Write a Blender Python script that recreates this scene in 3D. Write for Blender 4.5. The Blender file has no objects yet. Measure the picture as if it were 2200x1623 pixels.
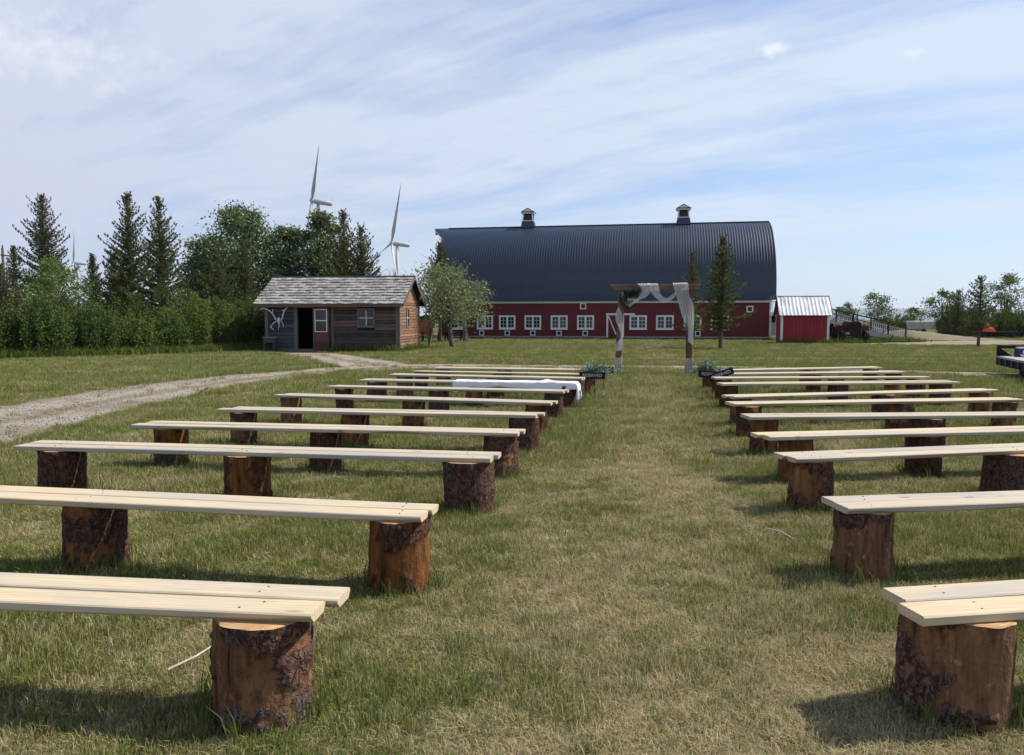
import bpy, bmesh, math, random
import numpy as np
from mathutils import Vector, Matrix
rng = np.random.default_rng(7)
random.seed(7)
R = math.radians
sc = bpy.context.scene
COL = sc.collection

# ------------------------------------------------------------------ camera, sky, sun, exposure
cd = bpy.data.cameras.new('camera')
cam = bpy.data.objects.new('camera', cd); COL.objects.link(cam)
cam.location = (0, 0, 1.7); cam.rotation_euler = (R(90 - 4.28), 0, 0)
cd.sensor_width = 36; cd.lens = 27.0; cd.clip_start = 0.1; cd.clip_end = 30000
sc.camera = cam
SUN_EL, SUN_AZ = 48, 13          # azimuth counted from +X towards +Y
SKY_STRENGTH = 0.08
SUN_STRENGTH = 5.0
EXPOSURE = 0.32
sd = bpy.data.lights.new('sun', 'SUN'); sun = bpy.data.objects.new('sun', sd); COL.objects.link(sun)
sd.energy = SUN_STRENGTH; sd.angle = R(0.55); sd.color = (1, .95, .86)
sv = Vector((math.cos(R(SUN_EL)) * math.cos(R(SUN_AZ)), math.cos(R(SUN_EL)) * math.sin(R(SUN_AZ)), math.sin(R(SUN_EL))))
sun.rotation_euler = sv.to_track_quat('Z', 'Y').to_euler(); sun.location = (40, 10, 60)
sc.view_settings.view_transform = 'Standard'; sc.view_settings.look = 'None'
sc.view_settings.exposure = EXPOSURE; sc.view_settings.gamma = 1; sc.view_settings.use_curve_mapping = False
sc.cycles.max_bounces = 8; sc.cycles.transparent_max_bounces = 12; sc.cycles.caustics_reflective = False

# ------------------------------------------------------------------ node helpers
def N(nt, t, ins=None, **props):
    n = nt.nodes.new(t)
    for k, v in props.items(): setattr(n, k, v)
    for k, v in (ins or {}).items():
        if isinstance(v, bpy.types.NodeSocket): nt.links.new(v, n.inputs[k])
        else: n.inputs[k].default_value = v
    return n
def math_(nt, op, a, b=0.0, c=None, clamp=False):
    i = {0: a, 1: b}
    if c is not None: i[2] = c
    return N(nt, 'ShaderNodeMath', i, operation=op, use_clamp=clamp).outputs[0]
def noise_(nt, vec, scale, detail=3, rough=.55, dist=0.0):
    return N(nt, 'ShaderNodeTexNoise', {'Vector': vec, 'Scale': scale, 'Detail': detail, 'Roughness': rough, 'Distortion': dist}).outputs[0]
def mapr(nt, v, a, b, c=0.0, d=1.0):
    return N(nt, 'ShaderNodeMapRange', {0: v, 1: a, 2: b, 3: c, 4: d}).outputs[0]
def mix_(nt, f, a, b, blend='MIX'):
    n = N(nt, 'ShaderNodeMix', data_type='RGBA', blend_type=blend)
    for k, v in ((0, f), (6, a), (7, b)):
        if isinstance(v, bpy.types.NodeSocket): nt.links.new(v, n.inputs[k])
        else: n.inputs[k].default_value = (*v, 1) if isinstance(v, tuple) and len(v) == 3 else v
    return n.outputs[2]
def mapping(nt, vec, scale=(1, 1, 1), rot=(0, 0, 0), loc=(0, 0, 0)):
    return N(nt, 'ShaderNodeMapping', {'Vector': vec, 'Scale': scale, 'Rotation': rot, 'Location': loc}).outputs[0]
def newmat(name):
    m = bpy.data.materials.new(name); m.use_nodes = True; nt = m.node_tree
    p = nt.nodes['Principled BSDF']; p.inputs['Specular IOR Level'].default_value = .3
    return m, nt, p
def bump(nt, p, h, strength=.5, dist=.01):
    b = N(nt, 'ShaderNodeBump', {'Height': h, 'Strength': strength, 'Distance': dist})
    nt.links.new(b.outputs[0], p.inputs['Normal'])

# ------------------------------------------------------------------ world: clear blue with drawn-out cirrus
w = bpy.data.worlds.new('World'); sc.world = w; w.use_nodes = True; nt = w.node_tree
bg = nt.nodes['Background']
sky = N(nt, 'ShaderNodeTexSky', sky_type='NISHITA', sun_disc=False, sun_elevation=R(SUN_EL), sun_rotation=R(90 - SUN_AZ), air_density=1.0, dust_density=.6, ozone_density=1.5)
tc = N(nt, 'ShaderNodeTexCoord').outputs['Generated']
sep = N(nt, 'ShaderNodeSeparateXYZ', {0: tc})
zz = math_(nt, 'ADD', math_(nt, 'MAXIMUM', sep.outputs[2], 0.0), .12)
pu = math_(nt, 'DIVIDE', sep.outputs[0], zz); pv = math_(nt, 'DIVIDE', sep.outputs[1], zz)
pl = N(nt, 'ShaderNodeCombineXYZ', {0: pu, 1: pv}).outputs[0]
rotd = mapping(nt, pl, rot=(0, 0, R(35)))
wob = N(nt, 'ShaderNodeTexNoise', {'Vector': pl, 'Scale': .7, 'Detail': 3.0})
rotd = N(nt, 'ShaderNodeVectorMath', {0: rotd, 1: N(nt, 'ShaderNodeVectorMath', {0: wob.outputs[1], 1: (.9, .55, 0)}, operation='MULTIPLY').outputs[0]}, operation='ADD').outputs[0]
band = noise_(nt, mapping(nt, rotd, (.22, 1.15, 1), loc=(4.1, 2.45, 0)), 1.0, 4, .5)
streak = noise_(nt, mapping(nt, rotd, (.62, 3.2, 1), loc=(1, 7, 0)), 1.5, 8, .68)
puff = noise_(nt, mapping(nt, pl, (1.1, 1.6, 1), loc=(9, 3, 0)), 1.4, 6, .6)
cov = math_(nt, 'ADD', math_(nt, 'MULTIPLY', band, 1.15), math_(nt, 'ADD', math_(nt, 'MULTIPLY', streak, .62), math_(nt, 'MULTIPLY', puff, .42)))
cov = math_(nt, 'ADD', cov, math_(nt, 'MULTIPLY', pu, -.035))
cov = mapr(nt, cov, .84, 1.21, .24, .95)
cov = math_(nt, 'MULTIPLY', cov, mapr(nt, sep.outputs[2], .36, .8, 1.0, .22))      # a thin veil: denser along the slanting view, thinner overhead
low = mapr(nt, sep.outputs[2], .015, .13)      # towards the horizon the veil evens out
cov = mix_(nt, low, (.74, .74, .74), cov)
warm = mapr(nt, math_(nt, 'ADD', pu, math_(nt, 'MULTIPLY', puff, 1.6)), -1.1, 1.9)
ccol = mix_(nt, warm, (6.6, 7.0, 8.5), (7.1, 8.2, 9.6))
skyc = mix_(nt, 1.0, sky.outputs[0], (1.08, 1.22, 1.5), 'MULTIPLY')
out = mix_(nt, cov, skyc, ccol)
def small_cloud(d, ax, ay, amt, out):
    d = Vector(d).normalized()
    off = N(nt, 'ShaderNodeVectorMath', {0: tc, 1: tuple(d)}, operation='SUBTRACT').outputs[0]
    sc_ = N(nt, 'ShaderNodeVectorMath', {0: off, 1: (1 / ax, .2, 1 / ay)}, operation='MULTIPLY').outputs[0]
    ln = N(nt, 'ShaderNodeVectorMath', {0: sc_}, operation='LENGTH').outputs['Value']
    nn = noise_(nt, tc, 55, 5, .6)
    f = mapr(nt, math_(nt, 'ADD', ln, math_(nt, 'MULTIPLY', nn, 2.6)), 2.15, 1.25, 0, amt)
    return mix_(nt, f, out, (9.4, 9.8, 10.4))
out = small_cloud((.303, .92, .318 - .003), .020, .009, .8, out)
out = small_cloud((.49, .97, .327), .016, .008, .55, out)
out = small_cloud((-.62, .95, .335), .17, .042, .45, out)
nt.links.new(out, bg.inputs[0]); bg.inputs[1].default_value = SKY_STRENGTH

# ------------------------------------------------------------------ mesh helpers
def link(o, parent=None):
    COL.objects.link(o)
    if parent is not None: o.parent = parent
    return o
def tag(o, label=None, cat=None, group=None, kind=None):
    if label: o['label'] = label
    if cat: o['category'] = cat
    if group: o['group'] = group
    if kind: o['kind'] = kind
    return o
def empty(name, loc, rz=0, label=None, cat=None, group=None):
    o = bpy.data.objects.new(name, None); o.location = loc; o.rotation_euler = (0, 0, rz); o.empty_display_size = .2
    COL.objects.link(o); return tag(o, label, cat, group)
def npmesh(name, V, F, mats=(), smooth=False, mi=None, attrs=None):
    """V (n,3); F list of arrays (k,3) or (k,4) or plain list of tuples"""
    me = bpy.data.meshes.new(name)
    V = np.asarray(V, dtype=np.float32)
    Fs = [np.asarray(f, dtype=np.int32) for f in (F if isinstance(F, list) and len(F) and isinstance(F[0], np.ndarray) else [np.array(F)])]
    loops = np.concatenate([f.ravel() for f in Fs]); cnt = np.concatenate([np.full(len(f), f.shape[1], dtype=np.int32) for f in Fs])
    me.vertices.add(len(V)); me.vertices.foreach_set('co', V.ravel())
    me.loops.add(len(loops)); me.loops.foreach_set('vertex_index', loops)
    me.polygons.add(len(cnt)); st = np.zeros(len(cnt), dtype=np.int32); st[1:] = np.cumsum(cnt)[:-1]
    me.polygons.foreach_set('loop_start', st); me.polygons.foreach_set('loop_total', cnt)
    if smooth: me.polygons.foreach_set('use_smooth', np.ones(len(cnt), dtype=bool))
    for m in mats: me.materials.append(m)
    if mi is not None: me.polygons.foreach_set('material_index', np.asarray(mi, dtype=np.int32))
    for k, a in (attrs or {}).items():
        at = me.attributes.new(k, 'FLOAT', 'POINT'); at.data.foreach_set('value', np.asarray(a, dtype=np.float32))
    me.update(calc_edges=True); me.validate()
    return me
class MB:
    """collects boxes, bars, tubes and prisms into one mesh"""
    def __init__(s): s.v = []; s.f = []
    def add(s, vs, fs):
        b = len(s.v); s.v += [tuple(v) for v in vs]; s.f += [tuple(i + b for i in f) for f in fs]; return s
    def hexa(s, p): return s.add(p, [(0, 3, 2, 1), (4, 5, 6, 7), (0, 1, 5, 4), (1, 2, 6, 5), (2, 3, 7, 6), (3, 0, 4, 7)])
    def box(s, x0, x1, y0, y1, z0, z1):
        return s.hexa([(x0, y0, z0), (x1, y0, z0), (x1, y1, z0), (x0, y1, z0), (x0, y0, z1), (x1, y0, z1), (x1, y1, z1), (x0, y1, z1)])
    def bar(s, a, b, w, h, up=(0, 0, 1)):
        a = Vector(a); b = Vector(b); d = (b - a).normalized(); u = Vector(up)
        x = d.cross(u).normalized() * w / 2; y = x.cross(d).normalized() * h / 2
        return s.hexa([a - x - y, a + x - y, a + x + y, a - x + y, b - x - y, b + x - y, b + x + y, b - x + y])
    def tube(s, pts, rad, n=8, cap=True):
        pts = [Vector(p) for p in pts]; b0 = len(s.v); k = len(pts)
        if not hasattr(rad, '__len__'): rad = [rad] * k
        t0 = (pts[1] - pts[0]).normalized(); ref = Vector((0, 0, 1)) if abs(t0.z) < .9 else Vector((1, 0, 0))
        x = t0.cross(ref).normalized()
        for i in range(k):
            t = (pts[min(i + 1, k - 1)] - pts[max(i - 1, 0)]).normalized()
            x = (x - t * x.dot(t)).normalized(); y = t.cross(x)
            for j in range(n):
                a = 2 * math.pi * j / n; s.v.append(tuple(pts[i] + (x * math.cos(a) + y * math.sin(a)) * rad[i]))
        for i in range(k - 1):
            for j in range(n):
                s.f.append((b0 + i * n + j, b0 + i * n + (j + 1) % n, b0 + (i + 1) * n + (j + 1) % n, b0 + (i + 1) * n + j))
        if cap: s.f.append(tuple(b0 + j for j in reversed(range(n)))); s.f.append(tuple(b0 + (k - 1) * n + j for j in range(n)))
        return s
    def prism(s, poly, y0, y1):
        """poly of (x,z) pushed from y0 to y1"""
        n = len(poly)
        return s.add([(x, y0, z) for x, z in poly] + [(x, y1, z) for x, z in poly],
                     [tuple(range(n)), tuple(range(2 * n - 1, n - 1, -1))] + [(i, n + i, n + (i + 1) % n, (i + 1) % n) for i in range(n)])
    def prismx(s, poly, x0, x1):
        n = len(poly)
        return s.add([(x0, y, z) for y, z in poly] + [(x1, y, z) for y, z in poly],
                     [tuple(range(n)), tuple(range(2 * n - 1, n - 1, -1))] + [(i, n + i, n + (i + 1) % n, (i + 1) % n) for i in range(n)])
    def mesh(s, name, mat, bevel=0, smooth=False):
        me = bpy.data.meshes.new(name); me.from_pydata(s.v, [], s.f)
        bm = bmesh.new(); bm.from_mesh(me); bmesh.ops.recalc_face_normals(bm, faces=bm.faces)
        if bevel: bmesh.ops.bevel(bm, geom=bm.edges[:], offset=bevel, segments=1, affect='EDGES', clamp_overlap=True)
        bm.to_mesh(me); bm.free()
        if smooth: me.polygons.foreach_set('use_smooth', np.ones(len(me.polygons), dtype=bool))
        me.materials.append(mat); return me
    def build(s, name, mat, parent=None, bevel=0, smooth=False, loc=None, rot=None):
        o = bpy.data.objects.new(name, s.mesh(name, mat, bevel, smooth))
        if loc is not None: o.location = loc
        if rot is not None: o.rotation_euler = rot
        return link(o, parent)
def obj(name, me, parent=None, loc=None, rot=None, scale=None):
    o = bpy.data.objects.new(name, me)
    if loc is not None: o.location = loc
    if rot is not None: o.rotation_euler = rot
    if scale is not None: o.scale = scale
    return link(o, parent)
def vnoise(u, v, nu, nv, seed, periodic=True):
    """value noise on the unit square, u wraps"""
    r = np.random.default_rng(seed); g = r.random((nv + 2, nu))
    x = u * nu; y = np.clip(v, 0, 1) * nv
    i = np.floor(x).astype(int); j = np.floor(y).astype(int); fx = x - i; fy = y - j
    fx = fx * fx * (3 - 2 * fx); fy = fy * fy * (3 - 2 * fy)
    a = g[j, i % nu]; b = g[j, (i + 1) % nu]; c = g[j + 1, i % nu]; d = g[j + 1, (i + 1) % nu]
    return (a * (1 - fx) + b * fx) * (1 - fy) + (c * (1 - fx) + d * fx) * fy

# ------------------------------------------------------------------ materials
def grass_col(nt, pos, extra=None):
    """shared patchiness of the lawn: returns (green colour, dry factor)"""
    big = noise_(nt, pos, .33, 3, .6); mid = noise_(nt, pos, 1.6, 4, .65); sm = noise_(nt, pos, 9, 3, .6)
    t = math_(nt, 'ADD', math_(nt, 'MULTIPLY', big, .6), math_(nt, 'ADD', math_(nt, 'MULTIPLY', mid, .75), math_(nt, 'MULTIPLY', sm, .3)))
    # the trodden aisle between the two blocks is drier
    s = N(nt, 'ShaderNodeSeparateXYZ', {0: pos})
    ax = math_(nt, 'SUBTRACT', s.outputs[0], math_(nt, 'ADD', math_(nt, 'MULTIPLY', s.outputs[1], .182), .25))
    aisle = mapr(nt, math_(nt, 'ABSOLUTE', ax), .2, 1.4, .13, 0.0)
    near = mapr(nt, s.outputs[1], 30, 4, 0.0, .08)
    # mowing stripes beyond the path
    st = math_(nt, 'SINE', math_(nt, 'ADD', math_(nt, 'MULTIPLY', s.outputs[1], 2.1), math_(nt, 'MULTIPLY', mid, 3.0)))
    mow = math_(nt, 'MULTIPLY', math_(nt, 'MULTIPLY', st, .15), mapr(nt, s.outputs[1], 26, 34))
    t = math_(nt, 'ADD', t, math_(nt, 'ADD', aisle, math_(nt, 'ADD', near, mow)))
    if extra is not None: t = math_(nt, 'ADD', t, extra)
    return t
def m_ground():
    m, nt, p = newmat('lawn_ground'); pos = N(nt, 'ShaderNodeNewGeometry').outputs['Position']
    t = grass_col(nt, pos)
    fine = noise_(nt, mapping(nt, pos, (1, .6, 1)), 30, 4, .7)
    c = mix_(nt, mapr(nt, t, .80, 1.2), (.13, .13, .05), (.27, .22, .12))
    c = mix_(nt, mapr(nt, fine, .3, .7), c, mix_(nt, .5, c, (.05, .05, .02)))
    nt.links.new(c, p.inputs['Base Color']); p.inputs['Roughness'].default_value = 1; p.inputs['Specular IOR Level'].default_value = 0
    bump(nt, p, fine, .9, .05); return m
def m_blade(dry=False):
    m, nt, p = newmat('straw_blades' if dry else 'grass_blades'); g = N(nt, 'ShaderNodeNewGeometry'); oi = N(nt, 'ShaderNodeObjectInfo')
    ex = math_(nt, 'ADD', math_(nt, 'MULTIPLY', math_(nt, 'SUBTRACT', g.outputs['Random Per Island'], .5), .42), math_(nt, 'MULTIPLY', math_(nt, 'SUBTRACT', oi.outputs['Random'], .5), .2))
    t = grass_col(nt, g.outputs['Position'], ex)
    if dry: t = math_(nt, 'ADD', t, .22)
    gr = mix_(nt, g.outputs['Random Per Island'], (.115, .150, .034), (.27, .285, .085))
    dr_ = mix_(nt, math_(nt, 'FRACT', math_(nt, 'MULTIPLY', g.outputs['Random Per Island'], 7.3)), (.64, .55, .34), (.38, .30, .16))
    c = mix_(nt, mapr(nt, t, .90, 1.16), gr, dr_)
    nt.nodes.remove(p); o = nt.nodes['Material Output']
    d = N(nt, 'ShaderNodeBsdfDiffuse', {0: c}); tr = N(nt, 'ShaderNodeBsdfTranslucent', {0: c})
    mx = N(nt, 'ShaderNodeMixShader', {0: .3, 1: d.outputs[0], 2: tr.outputs[0]})
    nt.links.new(mx.outputs[0], o.inputs[0]); return m
def m_leaf(name, a, b, tr=.3, gloss=0.0, tip=None):
    m, nt, p = newmat(name); g = N(nt, 'ShaderNodeNewGeometry'); oi = N(nt, 'ShaderNodeObjectInfo')
    c = mix_(nt, g.outputs['Random Per Island'], a, b)
    c = mix_(nt, mapr(nt, noise_(nt, g.outputs['Position'], .9, 2), .35, .65), c, mix_(nt, .35, c, b))
    if tip is not None:      # young growth near the top
        co = N(nt, 'ShaderNodeTexCoord').outputs['Generated']; z = N(nt, 'ShaderNodeSeparateXYZ', {0: co}).outputs[2]
        c = mix_(nt, math_(nt, 'MULTIPLY', mapr(nt, z, .55, .97), mapr(nt, g.outputs['Random Per Island'], .2, .8)), c, tip)
    nt.nodes.remove(p); o = nt.nodes['Material Output']
    d = N(nt, 'ShaderNodeBsdfDiffuse', {0: c}); t = N(nt, 'ShaderNodeBsdfTranslucent', {0: c})
    s = N(nt, 'ShaderNodeMixShader', {0: tr, 1: d.outputs[0], 2: t.outputs[0]}).outputs[0]
    if gloss:
        gl = N(nt, 'ShaderNodeBsdfGlossy', {'Color': (1, 1, 1, 1), 'Roughness': .45}); s = N(nt, 'ShaderNodeMixShader', {0: gloss, 1: s, 2: gl.outputs[0]}).outputs[0]
    nt.links.new(s, o.inputs[0]); return m
def m_plain(name, col, rough=.7, var=.25, scale=6, metal=0.0, stretch=(1, 1, 1), bmp=.2, col2=None, spec=.3, objrand=0.0):
    m, nt, p = newmat(name); co = N(nt, 'ShaderNodeTexCoord').outputs['Object']
    n = noise_(nt, mapping(nt, co, stretch), scale, 5, .6)
    c2 = col2 or tuple(x * (1 - var) for x in col)
    c = mix_(nt, mapr(nt, n, .3, .7), col, c2)
    if objrand:
        r = N(nt, 'ShaderNodeObjectInfo').outputs['Random']
        hs = N(nt, 'ShaderNodeHueSaturation', {'Color': c, 'Value': mapr(nt, r, 0, 1, 1 - objrand, 1 + objrand)}); c = hs.outputs[0]
    nt.links.new(c, p.inputs['Base Color']); p.inputs['Roughness'].default_value = rough; p.inputs['Metallic'].default_value = metal
    p.inputs['Specular IOR Level'].default_value = spec
    if bmp: bump(nt, p, n, bmp, .01)
    return m
def m_plank():
    m, nt, p = newmat('new_pine'); co = N(nt, 'ShaderNodeTexCoord').outputs['Object']; r = N(nt, 'ShaderNodeObjectInfo').outputs['Random']
    off = N(nt, 'ShaderNodeCombineXYZ', {0: math_(nt, 'MULTIPLY', r, 37.0), 1: math_(nt, 'MULTIPLY', r, 11.0), 2: r}).outputs[0]
    v = N(nt, 'ShaderNodeVectorMath', {0: co, 1: off}, operation='ADD').outputs[0]
    grain = noise_(nt, mapping(nt, v, (.9, 13, 13)), 1.6, 5, .62, 2.2); fine = noise_(nt, mapping(nt, v, (4, 130, 130)), 1.5, 3, .6)
    wave = N(nt, 'ShaderNodeTexWave', {'Vector': mapping(nt, v, (.35, 9, 9)), 'Scale': 1.3, 'Distortion': 5.0, 'Detail': 3.0, 'Detail Scale': .8}, bands_direction='Y').outputs['Fac']
    c = mix_(nt, mapr(nt, grain, .3, .7), (.64, .545, .385), (.50, .395, .25))
    c = mix_(nt, math_(nt, 'MULTIPLY', mapr(nt, wave, .5, .95), .3), c, (.38, .245, .12))
    c = mix_(nt, math_(nt, 'MULTIPLY', mapr(nt, fine, .5, .8), .25), c, (.46, .33, .2))
    kv = N(nt, 'ShaderNodeTexVoronoi', {'Vector': mapping(nt, v, (2.2, 7, 0)), 'Scale': 1.0, 'Randomness': 1.0})
    c = mix_(nt, mapr(nt, kv.outputs['Distance'], .13, .05), c, (.22, .12, .06))
    blot = noise_(nt, mapping(nt, v, (.8, 4, 4)), 1.0, 3)      # grey weather stain
    c = mix_(nt, mapr(nt, blot, .46, .70, 0, .7), c, (.36, .345, .33))
    hs = N(nt, 'ShaderNodeHueSaturation', {'Color': c, 'Saturation': mapr(nt, r, 0, 1, .75, 1.15), 'Value': mapr(nt, r, 0, 1, .80, 1.05)})
    nt.links.new(hs.outputs[0], p.inputs['Base Color']); p.inputs['Roughness'].default_value = .75
    bump(nt, p, math_(nt, 'ADD', grain, fine), .25, .004); return m
def m_log():
    m, nt, p = newmat('pine_log'); co = N(nt, 'ShaderNodeTexCoord').outputs['Object']; r = N(nt, 'ShaderNodeObjectInfo').outputs['Random']
    v = N(nt, 'ShaderNodeVectorMath', {0: co, 1: N(nt, 'ShaderNodeCombineXYZ', {0: math_(nt, 'MULTIPLY', r, 9.0)}).outputs[0]}, operation='ADD').outputs[0]
    bark = N(nt, 'ShaderNodeAttribute', attribute_name='bark').outputs['Fac']
    st = noise_(nt, mapping(nt, v, (14, 14, 1.6)), 1.0, 5, .65, .4); sp = noise_(nt, mapping(nt, v, (1, 1, .7)), 22, 5, .7); fl = noise_(nt, v, 60, 4, .7)
    bare = mix_(nt, mapr(nt, st, .3, .68), (.29, .125, .042), (.065, .028, .013))
    bare = mix_(nt, mapr(nt, sp, .6, .72), bare, (.32, .20, .10)); bare = mix_(nt, mapr(nt, noise_(nt, mapping(nt, v, (1, 1, .45)), 13, 5, .7), .52, .66, 0, .75), bare, (.05, .024, .014)); bare = mix_(nt, mapr(nt, fl, .60, .68, 0, .7), bare, (.03, .016, .01))
    bare = mix_(nt, mapr(nt, st, .62, .7), bare, (.022, .012, .008))
    bk = mix_(nt, mapr(nt, sp, .35, .65), (.21, .098, .062), (.085, .042, .029))
    bk = mix_(nt, mapr(nt, fl, .55, .7), bk, (.26, .19, .16))
    bk = mix_(nt, mapr(nt, noise_(nt, mapping(nt, v, (1, 1, .6)), 3.2, 3), .52, .68), bk, mix_(nt, mapr(nt, fl, .4, .6), (.21, .185, .17), (.06, .046, .04)))
    c = mix_(nt, bark, bare, bk)
    hs = N(nt, 'ShaderNodeHueSaturation', {'Color': c, 'Value': mapr(nt, r, 0, 1, .8, 1.15), 'Saturation': mapr(nt, r, 0, 1, 1.1, .85)})
    nt.links.new(hs.outputs[0], p.inputs['Base Color']); p.inputs['Roughness'].default_value = .9; p.inputs['Specular IOR Level'].default_value = .15
    cn = noise_(nt, mapping(nt, v, (1, 1, .42)), 24, 3, .5, 1.2); cn2 = noise_(nt, mapping(nt, v, (1, 1, .8)), 52, 2, .5, .8)
    crk = math_(nt, 'MINIMUM', math_(nt, 'ABSOLUTE', math_(nt, 'SUBTRACT', cn, .5)), math_(nt, 'ADD', math_(nt, 'ABSOLUTE', math_(nt, 'SUBTRACT', cn2, .5)), .025))
    ck = math_(nt, 'MULTIPLY', mapr(nt, crk, .06, .005), bark)
    mx_ = mix_(nt, math_(nt, 'MULTIPLY', ck, .7), hs.outputs[0], (.014, .009, .007)); nt.links.new(mx_, p.inputs['Base Color'])
    bump(nt, p, math_(nt, 'SUBTRACT', math_(nt, 'ADD', sp, math_(nt, 'ADD', st, math_(nt, 'MULTIPLY', fl, bark))), ck), 1.0, .016); return m
def m_cut():
    m, nt, p = newmat('sawn_end_grain'); co = N(nt, 'ShaderNodeTexCoord').outputs['Object']
    ring = N(nt, 'ShaderNodeTexWave', {'Vector': co, 'Scale': 18.0, 'Distortion': 1.2, 'Detail': 2.0}, wave_type='RINGS', rings_direction='Z').outputs['Fac']
    c = mix_(nt, ring, (.58, .37, .17), (.43, .23, .09)); c = mix_(nt, mapr(nt, noise_(nt, co, 8), .45, .7), c, (.33, .19, .1))
    nt.links.new(c, p.inputs['Base Color']); p.inputs['Roughness'].default_value = .85; return m
def m_weathered(name, a, b, streak=(1.2, 30, 30), red=0.0):
    m, nt, p = newmat(name); co = N(nt, 'ShaderNodeTexCoord').outputs['Object']; r = N(nt, 'ShaderNodeObjectInfo').outputs['Random']
    v = N(nt, 'ShaderNodeVectorMath', {0: co, 1: N(nt, 'ShaderNodeCombineXYZ', {0: math_(nt, 'MULTIPLY', r, 19.0), 2: math_(nt, 'MULTIPLY', r, 7.0)}).outputs[0]}, operation='ADD').outputs[0]
    g = noise_(nt, mapping(nt, v, streak), 1.4, 5, .65, .5); bl = noise_(nt, v, 2.2, 4)
    c = mix_(nt, mapr(nt, g, .32, .68), a, b); c = mix_(nt, mapr(nt, bl, .5, .7, 0, .6), c, (.10, .085, .075))
    if red: c = mix_(nt, mapr(nt, r, .35, .9, 0, red), c, (.21, .12, .085))
    hs = N(nt, 'ShaderNodeHueSaturation', {'Color': c, 'Value': mapr(nt, r, 0, 1, .7, 1.3)})
    nt.links.new(hs.outputs[0], p.inputs['Base Color']); p.inputs['Roughness'].default_value = .9; p.inputs['Specular IOR Level'].default_value = .15
    bump(nt, p, g, .5, .01); return m
def m_gravel():
    m, nt, p = newmat('gravel'); pos = N(nt, 'ShaderNodeNewGeometry').outputs['Position']
    s = noise_(nt, pos, 34, 4, .75); b = noise_(nt, pos, .55, 4); vo = N(nt, 'ShaderNodeTexVoronoi', {'Vector': pos, 'Scale': 26.0})
    c = mix_(nt, mapr(nt, s, .3, .7), (.22, .18, .14), (.34, .29, .235)); c = mix_(nt, math_(nt, 'MULTIPLY', N(nt, 'ShaderNodeSeparateColor', {0: vo.outputs['Color']}).outputs[0], .45), c, (.42, .38, .34))
    c = mix_(nt, mapr(nt, b, .45, .7, 0, .7), c, (.17, .13, .09)); c = mix_(nt, mapr(nt, noise_(nt, pos, 2.6, 4), .58, .72, 0, .45), c, (.17, .16, .075))
    ac = N(nt, 'ShaderNodeAttribute', attribute_name='across').outputs['Fac']; wv = math_(nt, 'ADD', ac, math_(nt, 'MULTIPLY', math_(nt, 'SUBTRACT', b, .5), .35))
    crown = math_(nt, 'ADD', mapr(nt, math_(nt, 'ABSOLUTE', math_(nt, 'SUBTRACT', wv, .5)), .13, .05), mapr(nt, math_(nt, 'ABSOLUTE', math_(nt, 'SUBTRACT', wv, .5)), .36, .47), clamp=True)
    dirt = mix_(nt, mapr(nt, noise_(nt, pos, 5, 4), .4, .65), (.22, .165, .11), (.13, .125, .055))
    c = mix_(nt, math_(nt, 'MULTIPLY', crown, mapr(nt, s, .3, .6, .3, .95)), c, dirt)
    nt.links.new(c, p.inputs['Base Color']); p.inputs['Roughness'].default_value = .95; p.inputs['Specular IOR Level'].default_value = .1
    bump(nt, p, math_(nt, 'ADD', s, vo.outputs['Distance']), .8, .02); return m
def m_glass():
    m, nt, p = newmat('window_glass'); co = N(nt, 'ShaderNodeNewGeometry').outputs['Position']
    c = mix_(nt, mapr(nt, noise_(nt, co, .9, 2), .45, .6), (.012, .014, .018), (.045, .045, .05))
    nt.links.new(c, p.inputs['Base Color']); p.inputs['Roughness'].default_value = .06; p.inputs['Specular IOR Level'].default_value = .5
    bump(nt, p, noise_(nt, co, 1.5, 1), .05, .02); return m
def m_sheer():
    m, nt, p = newmat('sheer_tulle'); nt.nodes.remove(p); o = nt.nodes['Material Output']
    d = N(nt, 'ShaderNodeBsdfDiffuse', {0: (.96, .96, .97, 1)}); t = N(nt, 'ShaderNodeBsdfTranslucent', {0: (.96, .96, .97, 1)})
    mx = N(nt, 'ShaderNodeMixShader', {0: .5, 1: d.outputs[0], 2: t.outputs[0]}); tp = N(nt, 'ShaderNodeBsdfTransparent')
    lw = N(nt, 'ShaderNodeLayerWeight', {0: .35}).outputs['Facing']
    mx2 = N(nt, 'ShaderNodeMixShader', {0: mapr(nt, lw, 0, .9, .42, .93), 1: tp.outputs[0], 2: mx.outputs[0]})
    nt.links.new(mx2.outputs[0], o.inputs[0]); return m
def m_cloth():
    m, nt, p = newmat('white_cotton'); p.inputs['Base Color'].default_value = (.80, .80, .84, 1); p.inputs['Roughness'].default_value = .9
    co = N(nt, 'ShaderNodeTexCoord').outputs['Object']; bump(nt, p, noise_(nt, co, 14, 3), .25, .01); return m
def m_shingle():
    m, nt, p = newmat('cedar_shingle'); co = N(nt, 'ShaderNodeTexCoord').outputs['Object']; r = N(nt, 'ShaderNodeObjectInfo').outputs['Random']
    v = N(nt, 'ShaderNodeVectorMath', {0: co, 1: N(nt, 'ShaderNodeCombineXYZ', {0: math_(nt, 'MULTIPLY', r, 31.0)}).outputs[0]}, operation='ADD').outputs[0]
    g = noise_(nt, mapping(nt, v, (26, 3, 3)), 1.0, 4)
    c = mix_(nt, r, (.21, .19, .178), (.40, .375, .36)); c = mix_(nt, mapr(nt, g, .4, .7), c, mix_(nt, .6, c, (.10, .08, .07)))
    nt.links.new(c, p.inputs['Base Color']); p.inputs['Roughness'].default_value = .9; return m
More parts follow.
